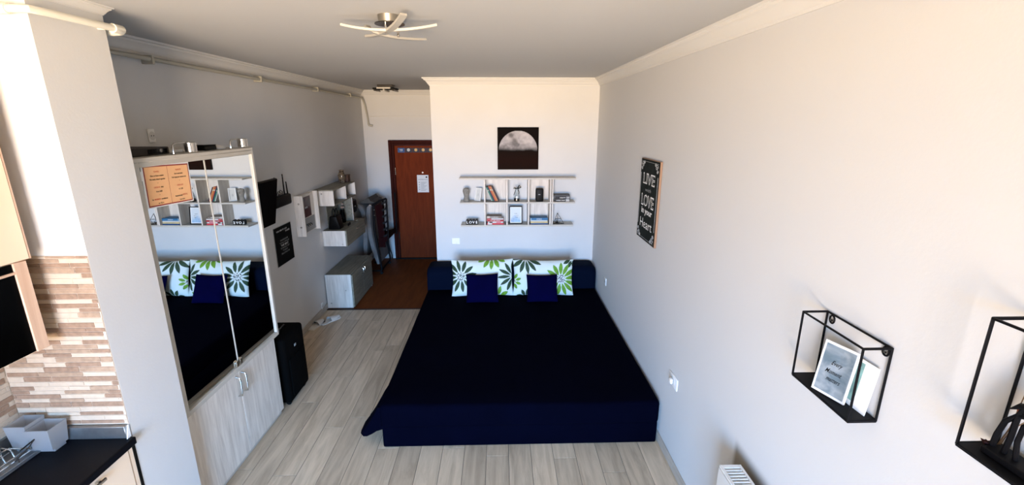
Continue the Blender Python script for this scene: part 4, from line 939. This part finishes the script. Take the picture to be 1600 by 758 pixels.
part('lower_panel', B().prism([(fx0+.04, .42), (fx1-.01, .545), (fx1-.005, .60), (fx0+.04, .56)], lambda x, z: (x, 6.66, z), lambda x, z: (x, 7.18, z)), M['red_fab'], o)
part('leg', B().tube([(fx1-.02, 6.66, .52), (fx1-.01, 6.66, .42), (fx1+.025, 6.66, .30), (fx1+.025, 6.66, .25)], .009, 8), M['black_metal'], o)
part('leg', B().tube([(fx0+.06, 6.64, .12), (fx0+.05, 6.64, .045)], .012, 8).tube([(fx0+.06, 7.2, .12), (fx0+.05, 7.2, .045)], .012, 8).tube([(fx0+.05, 6.64, .06), (fx0+.05, 7.2, .06)], .012, 8).tube([(-2.03, 6.64, .06), (fx0+.05, 6.64, .06)], .012, 8).tube([(-2.03, 6.64, .06), (-2.02, 6.64, .32)], .012, 8), M['black_metal'], o)
for y in (6.66, 7.18):
    for x in (fx0+.05, -2.03): part('caster', B().cyl((x, y-.012, .0225), (x, y+.012, .0225), .022, seg=16), M['black'], o)
part('bolt', B().cyl((fx0+.02, 6.625, 1.0), (fx0+.02, 6.618, 1.0), .010, seg=8).cyl((fx0+.02, 6.625, .92), (fx0+.02, 6.618, .92), .008, seg=8).cyl((fx1-.03, 6.645, 1.08), (fx1-.03, 6.64, 1.08), .010, seg=8), M['chrome'], o)

# ------------------------------------------------ entrance door
DX0, DZ = -1.766, 1.964
o = struct('door_1', B().box(DX0+.09, HX-.001, YD-.035, YD-.001, .012, DZ-.085, .003), M['door'])
part('door_frame', B().box(DX0, DX0+.045, YD-.055, YD-.0005, 0, DZ, .004).box(DX0+.045, DX0+.086, YD-.040, YD-.0005, 0, DZ-.04, .003), M['door_dark'], o)
part('door_frame', B().box(DX0+.045, HX-.001, YD-.055, YD-.0005, DZ-.045, DZ, .004).box(DX0+.086, HX-.001, YD-.042, YD-.0005, DZ-.082, DZ-.046, .003), M['door_dark'], o)
part('threshold', B().box(DX0, HX-.001, YD-.07, YD-.0005, 0, .02, .003), M['black'], o)
for z in (1.42, .35): part('hinge', B().cyl((DX0+.088, YD-.045, z), (DX0+.088, YD-.045, z+.11), .009, seg=10), M['dark_chrome'], o)
part('peephole', B().cyl((-1.243, YD-.036, 1.452), (-1.243, YD-.044, 1.452), .014, seg=14), M['chrome'], o)
yd = YD-.0358
badge_c = [(.012, .07, .22), (.01, .012, .03), (.01, .012, .03), (.01, .012, .03), (.01, .012, .03)]
bm1 = mat('badge_gold', (.55, .30, .05), .4); bm2 = mat('badge_silver', (.50, .50, .48), .4)
for k in range(5):
    x0 = -1.622+k*.1165
    nm = ('dark blue door sticker showing 9.8, leftmost of the sticker row', 'black door sticker with a silver round medal', 'black door sticker with a gold medal right of the silver one', 'black door sticker with a gold medal, second from the partition', 'black door sticker with a gold medal half hidden by the partition')[k]
    s_ = thing('door_sticker', (x0+.055, yd, 1.771), nm, 'sticker', 'award stickers on the entrance door')
    part('sheet', B().box(x0, x0+.110, yd-.0012, yd, 1.771, 1.843), flat(badge_c[k]), s_)
    mtb = frame_mtx((x0+.055, yd-.0016, 1.812), *U_BACK)
    if k == 0:
        text('lettering', '9.8', .026, mtb, M['text_white'], s_, bold=.01); part('underline', rect(mtb, -.02, .02, -.026, -.022), M['text_grey'], s_)
    else:
        part('medal', B().add(_disc(.024, .0012), mtb), bm2 if k == 1 else bm1, s_)
        text('lettering', '9.8' if k == 1 else '1', .014, mtb @ Matrix.Translation((0, 0, .0012)), M['text_grey'] if k == 1 else M['text_white'], s_)
o = thing('door_notice', (-1.247, yd, 1.131), 'white printed notice sheet pinned to the brown entrance door', 'notice')
mtb = frame_mtx((-1.247, yd-.001, 1.272), *U_BACK)
part('sheet', rect(mtb, -.092, .092, -.141, .141, 0, .001), M['paper'], o)
mtb = mtb @ Matrix.Translation((0, 0, .0014))
text('lettering', 'APARTMENT RULES', .013, mtb, M['text_black'], o, width=.15, pos=(0, .068))
part('logo', rect(mtb, .048, .072, .095, .118), M['text_black'], o, 'small dark emblem in the corner')
for k in range(8):
    part('text_line', rect(mtb, -.035, .06-.02*(k % 3), .02-.019*k, .025-.019*k), M['text_grey'], o)
    if k % 2 == 0: part('icon', rect(mtb, -.066, -.052, .014-.019*k, .028-.019*k), M['text_grey'], o)

# ------------------------------------------------ floor items
o = thing('suitcase', (-1.82, 3.46, 0), 'black upright suitcase standing behind the wardrobe', 'suitcase')
part('body', B().box(-1.97, -1.70, 3.30, 3.655, .03, .595, .025, 4), M['black_cloth'], o)
part('top_handle', B().tube([(-1.80, 3.44, .59), (-1.80, 3.45, .615), (-1.80, 3.54, .618), (-1.80, 3.56, .59)], .007, 8), M['dark_chrome'], o, 'shiny carry handle')
part('front_pocket', B().box(-1.702, -1.688, 3.34, 3.62, .08, .40, .008, 2), M['black_cloth'], o)
part('badge', B().box(-1.7005, -1.697, 3.46, 3.49, .46, .48, .001), M['text_grey'], o)
for y in (3.34, 3.61):
    for x in (-1.93, -1.74): part('wheel', B().cyl((x, y-.01, .02), (x, y+.01, .02), .02, seg=14), M['black'], o)
def slipper(cx, cy, rz_, z, label):
    o = thing('slipper', (cx, cy, z), label, 'slipper', 'white slippers by the left wall', rz=rz_)
    mm = Matrix.Translation((cx, cy, z)) @ Matrix.Rotation(rz_, 4, 'Z')
    pts = [(-.13, 0), (-.125, .03), (-.09, .038), (-.03, .034), (.03, .042), (.09, .048), (.125, .034), (.135, 0), (.125, -.034), (.09, -.048), (.03, -.042), (-.03, -.034), (-.09, -.038), (-.125, -.03)]
    pts = [(a, c*1.25) for a, c in pts]
    part('sole', B().prism(pts, lambda a, c: tuple(mm @ Vector((a, c, 0))), lambda a, c: tuple(mm @ Vector((a, c, .012)))), M['terry'], o)
    b = B(); rings = []
    for i in range(8):
        s = i/7; a = -.01+.140*s; hw = .047*(1-.55*max(0, s-.55)/.45 if s > .55 else 1); hh = .040*(1-.7*s)+.006
        rings.append([b.bm.verts.new(mm @ Vector((a, hw*math.cos(R(k)), .010+hh*math.sin(R(k))))) for k in range(0, 181, 18)])
    for p, q in zip(rings, rings[1:]):
        for k in range(10): b.bm.faces.new((p[k], p[k+1], q[k+1], q[k]))
    part('upper', b, M['terry'], o)
slipper(-1.99, 4.97, R(60), .001, 'white terry slipper on the floor nearer the shoe cabinet')
slipper(-2.098, 4.84, R(80), .001, 'white terry slipper tucked against the left skirting')

# ------------------------------------------------ ceiling lamps
o = thing('ceiling_lamp', (-.50, 2.30, H), 'chrome ceiling lamp with crossed curved light bars', 'ceiling lamp')
part('canopy', B().lathe([(.0, 0), (.050, .0), (.047, -.034), (.0, -.034)], (-.503, 2.30, H)), M['nickel'], o)
part('flange', B().lathe([(.0, 0), (.068, .0), (.068, -.004), (.0, -.004)], (-.500, 2.30, H-.035)), M['dark_chrome'], o)
def bar(p0, pm_, p1, w, label=None, emit=False):
    """flat curved bar through three points"""
    p0, pm_, p1 = map(Vector, (p0, pm_, p1)); n = 14; b = B(); rings = []
    pts = [p0*(2*(s-.5)*(s-1))+pm_*(4*s*(1-s))+p1*(2*s*(s-.5)) for s in [i/n for i in range(n+1)]]
    for i, p in enumerate(pts):
        d = (pts[min(i+1, n)]-pts[max(i-1, 0)]).normalized(); sd = d.cross(Vector((0, 0, 1))).normalized(); up = sd.cross(d)
        rings.append([b.bm.verts.new(p+sd*a*w/2+up*c*.005) for a, c in ((-1, -1), (1, -1), (1, 1), (-1, 1))])
    for a, c in zip(rings, rings[1:]):
        for k in range(4): b.bm.faces.new((a[k], a[(k+1) % 4], c[(k+1) % 4], c[k]))
    b.bm.faces.new(rings[0]); b.bm.faces.new(rings[-1][::-1])
    return b
dif = mat('satin_diffuser', (.52, .49, .42), .5); satin = mat('satin_grey_bar', (.34, .33, .30), .5)
part('light_bar', bar((-.722, 2.31, 2.682), (-.505, 2.262, 2.650), (-.290, 2.32, 2.684), .022), dif, o)
part('light_bar', bar((-.612, 2.33, 2.680), (-.530, 2.35, 2.640), (-.378, 2.53, 2.655), .028), satin, o)
part('light_bar', bar((-.400, 2.12, 2.688), (-.505, 2.27, 2.648), (-.645, 2.45, 2.656), .030), satin, o)
for x, y, z in ((-.512, 2.268, 2.640), (-.468, 2.32, 2.632)): part('stem', B().cyl((x, y, H-.038), (x, y, z), .0055, seg=10), M['chrome'], o)
o = thing('hall_ceiling_lamp', (-1.50, 6.42, H), 'dark square ceiling lamp with crossed bars over the hall', 'ceiling lamp')
part('canopy', B().box(-1.60, -1.40, 6.36, 6.50, H-.03, H, .004), M['dark_chrome'], o)
for dy in (-.05, .05, .13):
    part('light_bar', B().box(-1.66, -1.36, 6.40+dy, 6.425+dy, H-.060, H-.038, .003), M['black'], o, 'dark bar')
for dx in (-.12, 0, .12):
    part('light_bar', B().box(-1.515+dx, -1.49+dx, 6.30, 6.58, H-.082, H-.062, .003), M['dark_chrome'] if dx else dif, o)
part('diffuser', B().box(-1.60, -1.42, 6.318, 6.335, H-.056, H-.034, .002), dif, o)
